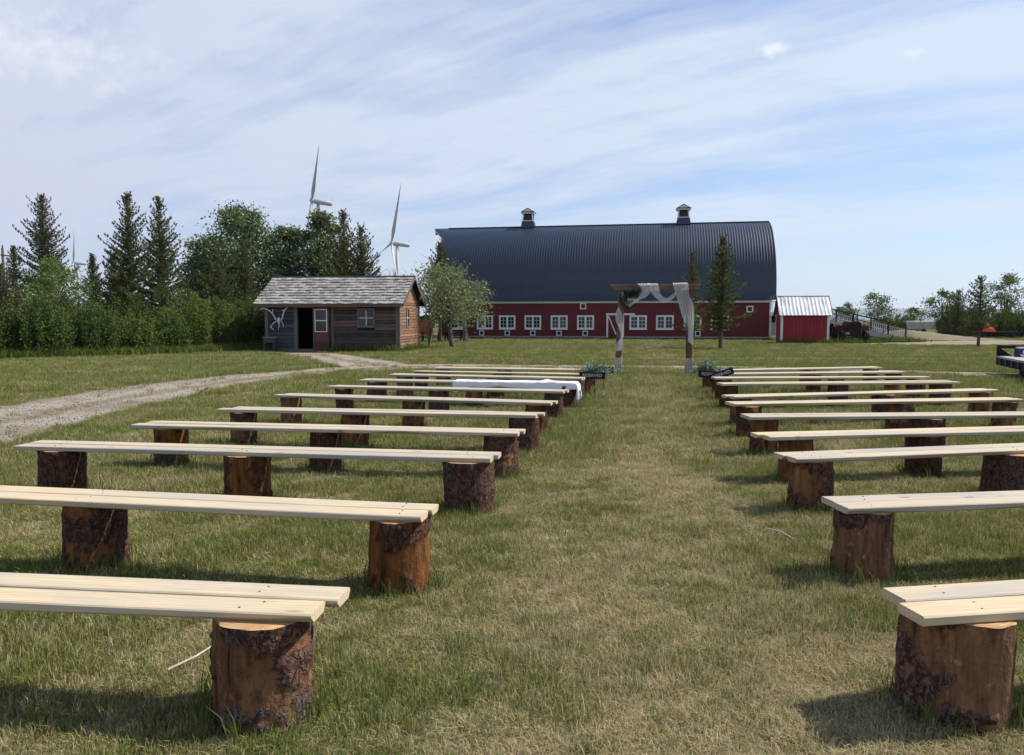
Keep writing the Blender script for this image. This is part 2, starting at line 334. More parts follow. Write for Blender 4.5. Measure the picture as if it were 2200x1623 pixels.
def m_barnroof():
    m, nt, p = newmat('navy_roof_steel'); co = N(nt, 'ShaderNodeTexCoord').outputs['Object']
    n = noise_(nt, co, .8, 4); c = mix_(nt, n, (.005, .015, .035), (.009, .023, .048))
    nt.links.new(c, p.inputs['Base Color']); p.inputs['Roughness'].default_value = .48; p.inputs['Specular IOR Level'].default_value = .68
    bump(nt, p, noise_(nt, co, 3.5, 3), .08, .02); return m
def m_redsiding(name, a, b, stretch=(.25, 1, 3)):
    m, nt, p = newmat(name); co = N(nt, 'ShaderNodeTexCoord').outputs['Object']
    n = noise_(nt, mapping(nt, co, stretch), 1.3, 5, .6); f = noise_(nt, co, 22, 3)
    c = mix_(nt, mapr(nt, n, .3, .7), a, b); c = mix_(nt, mapr(nt, f, .55, .75, 0, .25), c, tuple(x * .5 for x in a))
    nt.links.new(c, p.inputs['Base Color']); p.inputs['Roughness'].default_value = .65; return m
def m_tin():
    m, nt, p = newmat('galvanised_tin'); co = N(nt, 'ShaderNodeTexCoord').outputs['Object']
    n = noise_(nt, co, 1.6, 5, .65); c = mix_(nt, mapr(nt, n, .35, .65), (.62, .63, .65), (.40, .40, .42)); c = mix_(nt, mapr(nt, noise_(nt, co, 2.7, 4), .6, .75, 0, .5), c, (.36, .25, .18))
    nt.links.new(c, p.inputs['Base Color']); p.inputs['Roughness'].default_value = .55; p.inputs['Metallic'].default_value = .35; bump(nt, p, n, .2, .02); return m
def m_rust():
    m, nt, p = newmat('rusty_iron'); co = N(nt, 'ShaderNodeTexCoord').outputs['Object']; n = noise_(nt, co, 4, 6, .65)
    c = mix_(nt, mapr(nt, n, .35, .65), (.085, .042, .032), (.03, .02, .018)); nt.links.new(c, p.inputs['Base Color']); p.inputs['Roughness'].default_value = .85; bump(nt, p, n, .4, .02); return m

MT = dict(
    ground=m_ground(), blade=m_blade(), straw=m_blade(True), gravel=m_gravel(), plank=m_plank(), log=m_log(), cut=m_cut(), glass=m_glass(), sheer=m_sheer(), cloth=m_cloth(),
    shingle=m_shingle(), barnroof=m_barnroof(), barnred=m_redsiding('barn_red_siding', (.14, .018, .018), (.10, .014, .014)), shedred=m_redsiding('shed_red_siding', (.29, .026, .030), (.21, .018, .022), (4, 4, .3)),
    tin=m_tin(), rust=m_rust(),
    white=m_plain('white_paint', (.74, .74, .74), .6, .12, 5), concrete=m_plain('concrete', (.40, .40, .39), .9, .3, 4), darksteel=m_plain('dark_steel', (.03, .034, .045), .4, .3, 8),
    board=m_weathered('weathered_board', (.105, .088, .08), (.030, .026, .025), red=.4), gable=m_weathered('sun_tinted_gable_board', (.42, .235, .13), (.15, .075, .045), red=.5), bluegrey=m_weathered('bluegrey_board', (.075, .084, .097), (.038, .043, .052)),  # gable: sunlight put into the board colour; board: shade put into it
    trimgrey=m_weathered('grey_trim', (.17, .155, .145), (.095, .085, .08), (30, 30, 1.2)), doorred=m_weathered('red_door_paint', (.13, .055, .045), (.085, .04, .034), (3, 3, 3)),
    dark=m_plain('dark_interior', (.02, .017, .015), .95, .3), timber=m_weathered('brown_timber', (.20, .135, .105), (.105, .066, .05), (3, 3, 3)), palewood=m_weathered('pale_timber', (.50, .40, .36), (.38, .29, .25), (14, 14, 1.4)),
    needle=m_leaf('spruce_needles', (.055, .08, .034), (.145, .17, .068), .22), needley=m_leaf('young_spruce_needles', (.058, .080, .028), (.15, .165, .055), .2, tip=(.17, .125, .055)), needled=m_leaf('dark_spruce_needles', (.055, .074, .042), (.135, .15, .08), .2, tip=(.14, .115, .065)),
    poplar=m_leaf('poplar_leaves', (.06, .095, .034), (.165, .215, .09), .25, .02), light=m_leaf('light_leaves', (.085, .135, .035), (.16, .215, .065), .35), alder=m_leaf('alder_leaves', (.10, .135, .05), (.235, .27, .12), .35, .02), hedge=m_leaf('hedge_leaves', (.042, .078, .02), (.125, .175, .05), .3), hedged=m_leaf('dark_hedge_leaves', (.03, .052, .014), (.105, .13, .034), .28), hedgey=m_leaf('bright_hedge_leaves', (.058, .092, .02), (.165, .205, .055), .32), euca=m_leaf('eucalyptus_leaves', (.11, .16, .10), (.32, .38, .30), .3), rough=m_leaf('rough_grass', (.07, .115, .022), (.15, .18, .05), .3), wreath=m_leaf('dark_wreath_leaves', (.02, .045, .02), (.06, .10, .045), .3),
    bark=m_plain('grey_bark', (.20, .17, .15), .95, .6, 9, stretch=(1, 1, .3), bmp=.6), barkd=m_plain('brown_bark', (.12, .085, .065), .95, .5, 9, stretch=(1, 1, .3), bmp=.6), twig=m_plain('pale_twig', (.42, .37, .31), .9, .3, 9),
    turb=m_plain('turbine_white', (.40, .42, .46), .5, .05, 1, bmp=0), bone=m_plain('bleached_bone', (.66, .63, .60), .8, .3, 12), black=m_plain('black_steel', (.012, .012, .013), .7, .3, 6, spec=.2), deck=m_weathered('grey_deck', (.46, .44, .42), (.34, .32, .30)), navybox=m_plain('navy_box', (.02, .025, .085), .4, .2), orange=m_plain('orange_tarp', (.75, .11, .035), .6, .2), signblack=m_plain('sign_black', (.008, .008, .01), .6, .2), letter=m_plain('chalk_white', (.62, .62, .62), .8, .1, bmp=0), hill=m_plain('distant_hill', (.10, .13, .12), 1, .3, .01, bmp=0), stone=m_plain('stone', (.40, .37, .33), .95, .4, 3, objrand=.35), tyre=m_plain('tyre_rubber', (.02, .02, .02), .8, .3))
# ------------------------------------------------------------------ the ground, the paths
def sheet(name, mat, V, F, kind='structure', attrs=None):
    o = obj(name, npmesh(name, V, F, [mat], attrs=attrs)); return tag(o, kind=kind)
FAR = [(-26, 8.5), (-15, 11.5), (-10.14, 15.12), (-10.0, 17.28), (-9.8, 20.0), (-9.3, 22.0), (-8.5, 24.0), (-7.17, 26.23), (-5.91, 28.5), (-4.3, 29.6), (-1.85, 29.6), (1.74, 28.9), (5.22, 28.66), (8.52, 28.08), (12.11, 26.5), (13.82, 25.5), (16.31, 24.4), (24, 20)]
NEAR = [(-24, 3.0), (-11, 7.2), (-6.84, 10.17), (-6.96, 11.3), (-7.15, 12.8), (-7.25, 14.96), (-7.17, 17.84), (-6.92, 20.31), (-6.2, 23.3), (-5.27, 25.2), (-3.82, 26.2), (-1.59, 26.6), (1.59, 26.6), (4.92, 26.8), (7.97, 26.2), (11.27, 24.5), (13.0, 23.78), (14.88, 22.4), (22, 18)]
def resample(pts, n):
    p = np.array(pts, float); s = np.concatenate([[0], np.cumsum(np.linalg.norm(np.diff(p, axis=0), axis=1))]); t = np.linspace(0, s[-1], n)
    q = np.stack([np.interp(t, s, p[:, k]) for k in (0, 1)], 1)
    for _ in range(3): q[1:-1] = (q[:-2] + 2 * q[1:-1] + q[2:]) / 4
    return q
def strip(name, far, near, z, n=260, jag=.10, mat='gravel', m=12, zf=None):
    a = resample(far, n); b = resample(near, n)
    def wob_(q, s):
        t_ = np.gradient(q, axis=0); nn_ = np.stack([-t_[:, 1], t_[:, 0]], 1); nn_ /= np.linalg.norm(nn_, axis=1)[:, None]; k_ = np.arange(n)
        return q + nn_ * (jag * (.8 * np.sin(k_ * .31 + s) + .6 * np.sin(k_ * .83 + 2 * s)) + rng.normal(0, jag * .5, n))[:, None]
    a = wob_(a, 1.0); b = wob_(b, 4.0)
    t = np.linspace(0, 1, m + 1); P = a[:, None] * (1 - t[None, :, None]) + b[:, None] * t[None, :, None]
    V = np.concatenate([P.reshape(-1, 2), np.full((n * (m + 1), 1), z)], 1)
    i = (np.arange(n - 1)[:, None] * (m + 1) + np.arange(m)[None]).ravel(); F = np.stack([i, i + 1, i + m + 2, i + m + 1], 1)
    return sheet(name, MT[mat], V, [F], attrs={'across': np.broadcast_to(t[None, :], (n, m + 1)).ravel()}), np.concatenate([a, b[::-1]])
gx = np.concatenate([[-9000, -1500, -300], np.linspace(-90, 90, 61), [300, 1500, 9000]]); gy = np.concatenate([[-60, -20], np.linspace(-4, 110, 58), [200, 500, 2000, 14000]])
GX, GY = np.meshgrid(gx, gy); n_ = len(gx)
i = (np.arange(len(gy) - 1)[:, None] * n_ + np.arange(n_ - 1)[None]).ravel()
sheet('ground', MT['ground'], np.stack([GX.ravel(), GY.ravel(), np.zeros(GX.size)], 1), [np.stack([i, i + 1, i + n_ + 1, i + n_], 1)])
_, POLY1 = strip('gravel_path', FAR, NEAR, .008)
_, POLY2 = strip('cabin_path', [(-12.3, 40.2), (-9.34, 39.8), (-7.4, 36.4), (-4.6, 31.0), (-3.2, 28.4)], [(-11.2, 37.6), (-9.1, 34.6), (-7.8, 30.6), (-6.3, 27.6), (-5.6, 26.6)], .004, 60, .08)
_, POLY3 = strip('barn_path', [(-8, 53.2), (2, 52.4), (12, 51.6), (22, 52.6), (40, 53.5)], [(-8, 52.5), (2, 51.7), (12, 50.9), (22, 51.6), (40, 51.5)], .004, 160, .08)
_, POLY4 = strip('gravel_road', [(24, 56.2), (31, 60.5), (38, 63), (60, 66), (110, 70)], [(24, 53.6), (30, 52.9), (38, 52.6), (60, 53), (110, 52)], .012, 90, .15)
def inside(P, poly):
    x, y = P[:, 0], P[:, 1]; c = np.zeros(len(P), bool); q = np.roll(poly, -1, axis=0)
    for (x0, y0), (x1, y1) in zip(poly, q):
        k = (y0 > y) != (y1 > y); xi = (x1 - x0) * (y - y0) / (y1 - y0 + 1e-12) + x0; c ^= k & (x < xi)
    return c
# loose stones that can be made out on the nearest stretch of the path
def gravel_stones():
    pts = []; 
    while len(pts) < 2600:
        p = np.stack([rng.uniform(-13, -6, 4000), 10 + rng.random(4000) ** 1.4 * 14], 1); p = p[inside(p, POLY1)]; pts += list(p)
    pts = np.array(pts[:2600]); ico = np.array([(1, 0, 0), (-1, 0, 0), (0, 1, 0), (0, -1, 0), (0, 0, 1), (0, 0, -1)], float)
    f = np.array([(0, 2, 4), (2, 1, 4), (1, 3, 4), (3, 0, 4), (2, 0, 5), (1, 2, 5), (3, 1, 5), (0, 3, 5)])
    s = rng.uniform(.008, .026, (len(pts), 1, 1)) * rng.uniform(.6, 1.3, (len(pts), 6, 1)) * np.array([1, 1, .7])
    V = ico[None] * s + np.concatenate([pts, np.full((len(pts), 1), .014)], 1)[:, None]
    F = (f[None] + (np.arange(len(pts)) * 6)[:, None, None]).reshape(-1, 3)
    return tag(obj('gravel', npmesh('gravel', V.reshape(-1, 3), [F], [MT['stone']])), 'loose pale stones scattered on the curving gravel path', 'gravel', kind='stuff')
gravel_stones()

# ------------------------------------------------------------------ far hills
def hills():
    n = 80; x = np.linspace(-9000, 9000, n); h = 40 + 120 * vnoise(np.linspace(0, .99, n), np.zeros(n), 17, 1, 5) + 55 * vnoise(np.linspace(0, .99, n), np.zeros(n), 51, 1, 6)
    V = []; 
    for k, (yy, f) in enumerate(((9000, 0), (10500, .75), (12000, 1), (13500, 0))): V += [(a, yy, b * f - (5 if f == 0 else 0)) for a, b in zip(x, h)]
    i = (np.arange(3)[:, None] * n + np.arange(n - 1)[None]).ravel()
    sheet('hills', MT['hill'], V, [np.stack([i, i + 1, i + n + 1, i + n], 1)])
hills()

# ------------------------------------------------------------------ barn
BW, BD = 29.2, 10.0
barn = empty('barn', (-6.73, 70.69, 0), R(-10.3), 'long red barn with a navy blue round roof and white trimmed windows', 'barn')
def clap(x0, x1, z0, z1, y, pitch=.16, out=.018):
    """lapped boards as one profile"""
    mb = MB(); n = int(round((z1 - z0) / pitch)); h = (z1 - z0) / n
    for k in range(n):
        a = z0 + k * h; mb.add([(x0, y - out, a), (x1, y - out, a), (x1, y - .003, a + h), (x0, y - .003, a + h), (x0, y, a), (x1, y, a)], [(0, 1, 2, 3), (0, 4, 5, 1)])
    return mb
ARC_R, ARC_Z, EZ = 6.6, 4.1, 3.45
def arc(n=22):
    pts = [(-.34, EZ - .05), (-.20, EZ + .22), (-.06, EZ + .45)]; a1 = math.acos(1.6 / ARC_R)
    for k in range(n + 1):
        a = a1 * k / n; pts.append((ARC_R * (1 - math.cos(a)), ARC_Z + ARC_R * math.sin(a)))
    return pts
prof = arc(); full = prof + [(BD - y, z) for y, z in reversed(prof[:-1])]
MB().box(-.06, BW + .06, -.05, BD + .05, 0, .26).build('foundation', MT['concrete'], barn)
wall = MB(); wall.box(0, BW, .012, .25, .26, 3.42); wall.box(0, BW, BD - .25, BD, .26, 3.42)
gab = [(y, z) for y, z in full if z > EZ + .5]
for x0, x1 in ((.0, .2), (BW - .2, BW)):
    wall.prismx([(.25, .26), (.25, 3.42), (.25, 4.3)] + [(min(max(y, .25), BD - .25), z - .06) for y, z in gab if .25 < y < BD - .25] + [(BD - .25, 4.3), (BD - .25, 3.42), (BD - .25, .26)], x0 + .012, x1 - .012)
wo = wall.build('wall', MT['barnred'], barn)
clap(0.02, BW - .02, .27, 3.25, 0.010).build('siding', MT['barnred'], wo)
# corrugated roof: ribs run up the curve
def barn_roof():
    xs = []; dz = []; x = -.30; p = .232
    while x < BW + .30:
        for d, hh in ((0, 0), (.085, 0), (.115, .015), (.165, .015), (.2, 0)): xs.append(x + d); dz.append(hh)
        x += p
    pr = np.array(full); t = np.gradient(pr, axis=0); nrm = np.stack([-t[:, 1], t[:, 0]], 1); nrm /= np.linalg.norm(nrm, axis=1)[:, None]
    xs = np.array(xs); dz = np.array(dz); P = pr[:, None, :] + nrm[:, None, :] * (dz[None, :, None] + .05)
    m, n = len(pr), len(xs); V = np.stack([np.broadcast_to(xs, (m, n)), P[..., 0], P[..., 1]], -1).reshape(-1, 3)
    i = (np.arange(m - 1)[:, None] * n + np.arange(n - 1)[None]).ravel(); F = np.stack([i, i + 1, i + n + 1, i + n], 1)
    me = npmesh('roof', V, [F], [MT['barnroof']]); o = obj('roof', me, barn)
    sb = MB()      # under side boarding and the edge rolls
    for k in range(m - 1):
        a, b = pr[k] - nrm[k] * .04, pr[k + 1] - nrm[k + 1] * .04; a2, b2 = pr[k] + nrm[k] * .03, pr[k + 1] + nrm[k + 1] * .03
        sb.hexa([(-.28, a[0], a[1]), (BW + .28, a[0], a[1]), (BW + .28, b[0], b[1]), (-.28, b[0], b[1]), (-.28, a2[0], a2[1]), (BW + .28, a2[0], a2[1]), (BW + .28, b2[0], b2[1]), (-.28, b2[0], b2[1])])
    sb.build('roof_boarding', MT['darksteel'], o)
    for x in (-.33, BW + .33):
        MB().tube([(x, y, z + .05) for y, z in full], .06, 6).build('roof_edge', MT['barnroof'], o)
    MB().box(-.3, BW + .3, BD / 2 - .22, BD / 2 + .22, prof[-1][1] + .075, prof[-1][1] + .115).build('ridge_cap', MT['barnroof'], o)
    return o
broof = barn_roof(); RZ = prof[-1][1] + .11
hood = MB()                     # hay hood at the left gable
tip = (-1.75, BD / 2, RZ - .02); k = len(prof) - 8; pL = full[k]; pR = (BD - pL[0], pL[1])
q = [(-.25, y, z + .1) for y, z in full[k:len(full) - k]]
base = len(hood.v); hood.add([tip] + q + [(tip[0] + .03, tip[1], tip[2] - .1)] + [(x, y, z - .1) for x, y, z in q], [(0, j + 1, j + 2) for j in range(len(q) - 1)] + [(len(q) + 1, len(q) + 3 + j, len(q) + 2 + j) for j in range(len(q) - 1)] + [(0, 1, len(q) + 2, len(q) + 1), (0, len(q) + 1, 2 * len(q) + 1, len(q))])
hood.build('hay_hood', MT['barnroof'], barn)
MB().bar((-1.7, BD / 2 - .08, RZ - .2), (-.3, q[1][1], q[1][2] - .22), .05, .2).build('hood_trim', MT['white'], barn)
MB().box(-1.65, .1, BD / 2 - .1, BD / 2 + .1, RZ - .62, RZ - .38).build('track_beam', MT['black'], barn)
MB().box(-1.3, .1, BD / 2 - .04, BD / 2 + .04, RZ - 1.05, RZ - .99).build('hay_track', MT['darksteel'], barn)
MB().box(-.07, BW + .07, -.085, -.012, 3.19, 3.41).build('fascia', MT['white'], barn)
for x in (-.05, BW - .12): MB().box(x, x + .17, -.06, .05, .26, 3.188).build('corner_board', MT['white'], barn)
def frame_mb(w, h, t, d, y=0):
    mb = MB(); mb.box(-w / 2, w / 2, y - d, y, h - t, h); mb.box(-w / 2, w / 2, y - d, y, 0, t); mb.box(-w / 2, -w / 2 + t, y - d, y, t, h - t); mb.box(w / 2 - t, w / 2, y - d, y, t, h - t); return mb
WW, WH = 1.5, 1.24
fm = frame_mb(WW, WH, .15, .06); fm.box(-.085, .085, -.055, 0, .15, WH - .15); fm.box(-WW / 2 - .03, WW / 2 + .03, -.1, 0, -.04, .0)
fme = fm.mesh('window', MT['white'])
pw = WW / 2 - .15 - .085; pm = MB().box(0, pw, -.018, -.004, 0, WH - .3).mesh('pane', MT['glass'])
mm = MB(); mm.box(pw / 2 - .014, pw / 2 + .014, -.034, -.019, 0, WH - .3)
for z in (1, 2): mm.box(0, pw, -.036, -.0195, (WH - .3) * z / 3 - .013, (WH - .3) * z / 3 + .013)
mme = mm.mesh('muntin', MT['white'])
for x, zc in ((1.87, 1.49), (4.35, 1.5), (6.41, 1.5), (8.75, 1.5), (11.12, 1.5), (13.47, 1.5), (18.07, 1.5), (20.37, 1.5), (22.72, 1.5), (24.99, 1.5)):
    f = obj('window', fme, barn, (x, -.012, zc - WH / 2))
    for sx in (-WW / 2 + .15, .085):
        obj('pane', pm, f, (sx, 0, .15)); obj('muntin', mme, f, (sx, 0, .15))
vf = frame_mb(.5, .5, .09, .05).mesh('hatch', MT['white']); vp = MB().box(-.16, .16, -.016, -.004, .09, .41).mesh('hatch_door', MT['black']); vr = MB().box(-.16, .16, -.016, -.004, .09, .41).mesh('hatch_door', MT['barnred'])
for x, zc, mesh in [(4.04, .53, vp), (6.41, .53, vp), (8.75, .53, vp), (11.11, .53, vp), (13.45, .53, vp), (23.17, .53, vp)]:
    h = obj('hatch', vf, barn, (x, -.014, zc - .23), scale=(.94, 1, .92)); obj('hatch_door', mesh, h)
for x, zc in ((13.25, 2.92), (27.47, 2.62)):
    h = obj('hatch', vf, barn, (x, -.014, zc - .27), scale=(1.12, 1, 1.12)); obj('hatch_door', vr, h)
d = MB(); d.box(-.02, 1.30, -.08, -.012, .02, 2.1)
dd = d.build('door', MT['barnred'], barn, loc=(15.45, 0, 0))
f = MB(); f.box(-.13, .02, -.10, -.012, .0, 2.12); f.box(1.26, 1.4, -.10, -.012, .0, 2.12); f.box(-.16, 2.35, -.13, -.012, 2.125, 2.29); f.build('door_frame', MT['white'], dd)
MB().bar((.06, -.10, 2.02), (.72, -.10, .42), .10, .03, (0, 1, 0)).build('door_brace', MT['white'], dd)
def cupola(x):
    o = empty('cupola', (x, BD / 2, RZ - .18)); o.parent = barn; o.scale = (.92, .92, 1.0)
    MB().hexa([(-.72, -.72, 0), (.72, -.72, 0), (.72, .72, 0), (-.72, .72, 0), (-.60, -.60, .62), (.60, -.60, .62), (.60, .60, .62), (-.60, .60, .62)]).build('cupola_base', MT['barnroof'], o)
    MB().hexa([(-.5, -.5, .62), (.5, -.5, .62), (.5, .5, .62), (-.5, .5, .62), (-.43, -.43, 1.32), (.43, -.43, 1.32), (.43, .43, 1.32), (-.43, .43, 1.32)]).build('cupola_louvre', MT['rust'], o)
    t = MB()
    for sx in (-1, 1):
        for sy in (-1, 1): t.bar((sx * .52, sy * .52, .6), (sx * .45, sy * .45, 1.34), .11, .11, (0, 1, 0))
    for s in (-1, 1): t.box(-.5, .5, s * .52 - .04, s * .52 + .04, .62, .70); t.box(s * .52 - .04, s * .52 + .04, -.5, .5, .62, .70)
    t.build('cupola_trim', MT['white'], o)
    MB().box(-.66, .66, -.66, .66, 1.33, 1.44).build('cupola_eave', MT['white'], o)
    r = MB(); r.add([(-.74, -.74, 1.47), (.74, -.74, 1.47), (.74, .74, 1.47), (-.74, .74, 1.47), (0, -.70, 1.86), (0, .70, 1.86)], [(0, 3, 2, 1), (0, 1, 4), (2, 3, 5), (1, 2, 5, 4), (3, 0, 4, 5)]); r.build('cupola_roof', MT['barnroof'], o)
    MB().add([(-.52, -.735, 1.5), (.52, -.735, 1.5), (0, -.735, 1.77), (-.52, -.715, 1.5), (.52, -.715, 1.5), (0, -.7, 1.77)], [(0, 1, 2), (5, 4, 3), (0, 3, 4, 1), (1, 4, 5, 2), (2, 5, 3, 0)]).build('cupola_gable', MT['white'], o)
cupola(7.54); cupola(21.98)

# ------------------------------------------------------------------ weathered cabin
CW, CD, CH = 7.35, 4.6, 2.66
cabin = empty('cabin', (-13.26, 41.37, 0), R(-6), 'low weathered board cabin with a grey shingled roof and open door', 'cabin')
def board_mesh(L, h, t=.05, warp=.008, seed=0, n=7, ends=True):
    r = np.random.default_rng(seed); mb = MB(); xs = np.linspace(0, L, n); top = h - .018 + r.normal(0, warp, n) * .6; bot = .006 + r.normal(0, warp, n) * .5; out = -t + r.normal(0, warp, n) * .5
    for i in range(n - 1):
        a, b = i, i + 1
        mb.hexa([(xs[a], out[a], bot[a]), (xs[b], out[b], bot[b]), (xs[b], 0, bot[b]), (xs[a], 0, bot[a]), (xs[a], out[a], top[a]), (xs[b], out[b], top[b]), (xs[b], 0, top[b]), (xs[a], 0, top[a])])
    return mb
DX0, DX1, DZ0, DZ1 = 1.80, 2.66, .16, 2.34
cw = MB()                        # wall cores round the real openings
cw.box(.04, DX0, .05, .16, .02, CH - .02); cw.box(DX1, 5.2, .05, .16, .02, CH - .02); cw.box(5.93, CW - .04, .05, .16, .02, CH - .02); cw.box(DX0, DX1, .05, .16, DZ1, CH - .02); cw.box(DX0, DX1, .05, .16, .02, DZ0 - .02)
cw.box(5.2, 5.93, .05, .16, .02, 1.40); cw.box(5.2, 5.93, .05, .16, 2.2, CH - .02)
cw.box(.04, CW - .04, CD - .16, CD - .05, .02, CH - .02); cw.box(.05, .16, .16, CD - .16, .02, CH - .02)
cw.box(CW - .16, CW - .05, .16, 1.62, .02, CH - .02); cw.box(CW - .16, CW - .05, 2.08, CD - .16, .02, CH - .02); cw.box(CW - .16, CW - .05, 1.62, 2.08, .02, 1.38); cw.box(CW - .16, CW - .05, 1.62, 2.08, 2.25, CH - .02)
wallf = cw.build('wall', MT['dark'], cabin)
MB().box(.1, CW - .1, .1, CD - .1, .005, .12).build('floor', MT['dark'], cabin)
def boards(parent, x0, x1, z0, z1, n, mat, y=.05, hole=None, seed=1, loc=None, rot=None):
    h = (z1 - z0) / n
    for k in range(n):
        z = z0 + k * h; segs = [(x0, x1)]
        if hole and z + h > hole[2] + .02 and z < hole[3] - .02: segs = [(x0, hole[0]), (hole[1], x1)]
        for a, b in segs:
            mb = board_mesh(b - a, h, seed=seed * 100 + k)
            base = Vector((a, y, z))
            if rot: o = mb.build('board', mat, parent, loc=loc + Matrix.Rotation(rot, 3, 'Z') @ base, rot=(0, 0, rot))
            else: o = mb.build('board', mat, parent, loc=base)
boards(wallf, .17, 1.60, .06, 2.52, 12, MT['bluegrey'], seed=1)
boards(wallf, 3.80, 7.16, .10, 2.58, 14, MT['board'], hole=(5.1, 6.03, 1.3, 2.3), seed=2)
boards(wallf, 2.66, 3.66, .10, 2.60, 10, MT['board'], seed=3)
boards(wallf, 1.60, 2.66, 2.36, 2.60, 1, MT['board'], seed=4)
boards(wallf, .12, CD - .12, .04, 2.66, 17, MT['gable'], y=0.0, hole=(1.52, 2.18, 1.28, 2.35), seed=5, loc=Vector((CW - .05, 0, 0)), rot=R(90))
# gable triangle boards, both ends
RISE = 1.3
def tri_boards(side):
    n = 6; h = RISE / n
    for k in range(n):
        z0 = CH + k * h; z1 = z0 + h - .012; ya = (CD / 2 + .0) * (k * h) / RISE; yb = (CD / 2) * (k * h + h - .012) / RISE
        ya += .03; yb += .03
        if CD - 2 * yb < .1: yb = CD / 2 - .03
        if CD - 2 * ya < .2: continue
        x = CW - .05 if side else .05; s = 1 if side else -1; t = .05 * s
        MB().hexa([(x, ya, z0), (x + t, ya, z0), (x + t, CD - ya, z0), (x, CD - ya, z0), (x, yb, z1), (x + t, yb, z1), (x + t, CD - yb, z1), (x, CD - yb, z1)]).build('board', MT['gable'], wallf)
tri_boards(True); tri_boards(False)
MB().prismx([(.06, CH - .02), (CD - .06, CH - .02), (CD / 2, CH + RISE - .06)], CW - .14, CW - .052).build('gable_core', MT['dark'], cabin)
MB().prismx([(.06, CH - .02), (CD - .06, CH - .02), (CD / 2, CH + RISE - .06)], .052, .14).build('gable_core', MT['dark'], cabin)
for x0, x1 in ((0, .17), (7.17, 7.36)): MB().box(x0, x1, -.05, .05, 0, 2.62).build('corner_post', MT['trimgrey'], cabin)
MB().box(CW + .004, CW + .05, -.02, .13, 0, 2.62).build('corner_post', MT['trimgrey'], cabin); MB().box(CW + .004, CW + .05, CD - .13, CD + .02, 0, 2.62).build('corner_post', MT['trimgrey'], cabin)
MB().box(3.66, 3.80, -.04, .05, .02, 2.60).build('wall_post', MT['trimgrey'], cabin)
dfm = MB(); dfm.box(1.62, DX0, -.05, .16, .0, DZ1); dfm.box(DX1, DX1 + .05, -.045, .16, .0, DZ1); dfm.box(1.58, DX1 + .1, -.05, .16, DZ1, DZ1 + .12); dfm.box(DX0, DX1, -.14, .16, .02, DZ0)
dfo = dfm.build('door_frame', MT['trimgrey'], cabin)
leaf = MB().box(0, .86, -.05, 0, .0, 2.2).build('door', MT['doorred'], cabin, loc=(2.74, -.06, .13), rot=(0, 0, R(-4)))
MB().box(.08, .8, -.056, -.051, .06, .40).build('door_panel', MT['doorred'], leaf); MB().box(.08, .8, -.056, -.051, .46, .86).build('door_panel', MT['doorred'], leaf)
lf = frame_mb(.70, 1.22, .045, .03, 0); lf.box(-.3, .3, -.03, 0, .585, .635)
lfo = lf.build('door_window_frame', MT['white'], leaf, loc=(.41, -.051, .93))
for z0, z1 in ((.046, .584), (.636, 1.174)): MB().box(.41 - .304, .41 + .304, -.066, -.052, .93 + z0, .93 + z1).build('pane', MT['glass'], leaf)
def small_window(parent, w, h, loc, rot):
    fr = frame_mb(w, h, .10, .06); o = fr.build('window', MT['trimgrey'], parent, loc=loc, rot=rot)
    b = MB(); b.box(-.018, .018, -.04, -.012, .1, h - .1); b.box(-w / 2 + .1, w / 2 - .1, -.042, -.0125, h / 2 - .018, h / 2 + .018); b.build('muntin', MT['white'], o)
    for sx in (-1, 1):
        for sz in (0, 1):
            x0, x1 = (.02, w / 2 - .1) if sx > 0 else (-w / 2 + .1, -.02); z0, z1 = (.1, h / 2 - .02) if sz == 0 else (h / 2 + .02, h - .1)
            MB().box(x0, x1, -.02, -.008, z0, z1).build('pane', MT['glass'], o)
small_window(cabin, .95, 1.02, (5.565, .03, 1.30), None)
small_window(cabin, .66, 1.1, (CW - .03, 1.85, 1.27), (0, 0, R(90)))
# roof: deck, shingles of the front slope as pieces, the hidden back slope as one
OVL, OVR, OVF = .46, .32, .36
sl = math.atan2(RISE + .02, CD / 2); cs, sn = math.cos(sl), math.sin(sl); SL = (CD / 2 + OVF) / cs
rf = MB()
for s in (0, 1):
    def yy(v): return v if s == 0 else CD - v
    e0 = (yy(-OVF), CH - OVF * math.tan(sl) + .04); rg = (yy(CD / 2), CH + RISE + .06)
    rf.add([(-OVL, e0[0], e0[1]), (CW + OVR, e0[0], e0[1]), (CW + OVR, rg[0], rg[1]), (-OVL, rg[0], rg[1])] + [(-OVL, e0[0], e0[1] + .05), (CW + OVR, e0[0], e0[1] + .05), (CW + OVR, rg[0], rg[1] + .05), (-OVL, rg[0], rg[1] + .05)], [(0, 3, 2, 1), (4, 5, 6, 7), (0, 1, 5, 4), (1, 2, 6, 5), (2, 3, 7, 6), (3, 0, 4, 7)])
roof = rf.build('roof', MT['dark'], cabin)
protos = []
for k in range(6):
    mb = MB(); w = .262; L = SL / 10 * 1.5; b = random.uniform(-.012, .012); c = random.uniform(-.012, .012)
    mb.hexa([(0, b, 0), (w, c, 0), (w, L, -.004), (0, L, -.004), (0, b, .055), (w, c, .048), (w, L, .004), (0, L, .004)]); protos.append(mb.mesh('shingle', MT['shingle']))
NC, NR = 30, 10; TW = (CW + OVL + OVR) / NC; ex = SL / NR
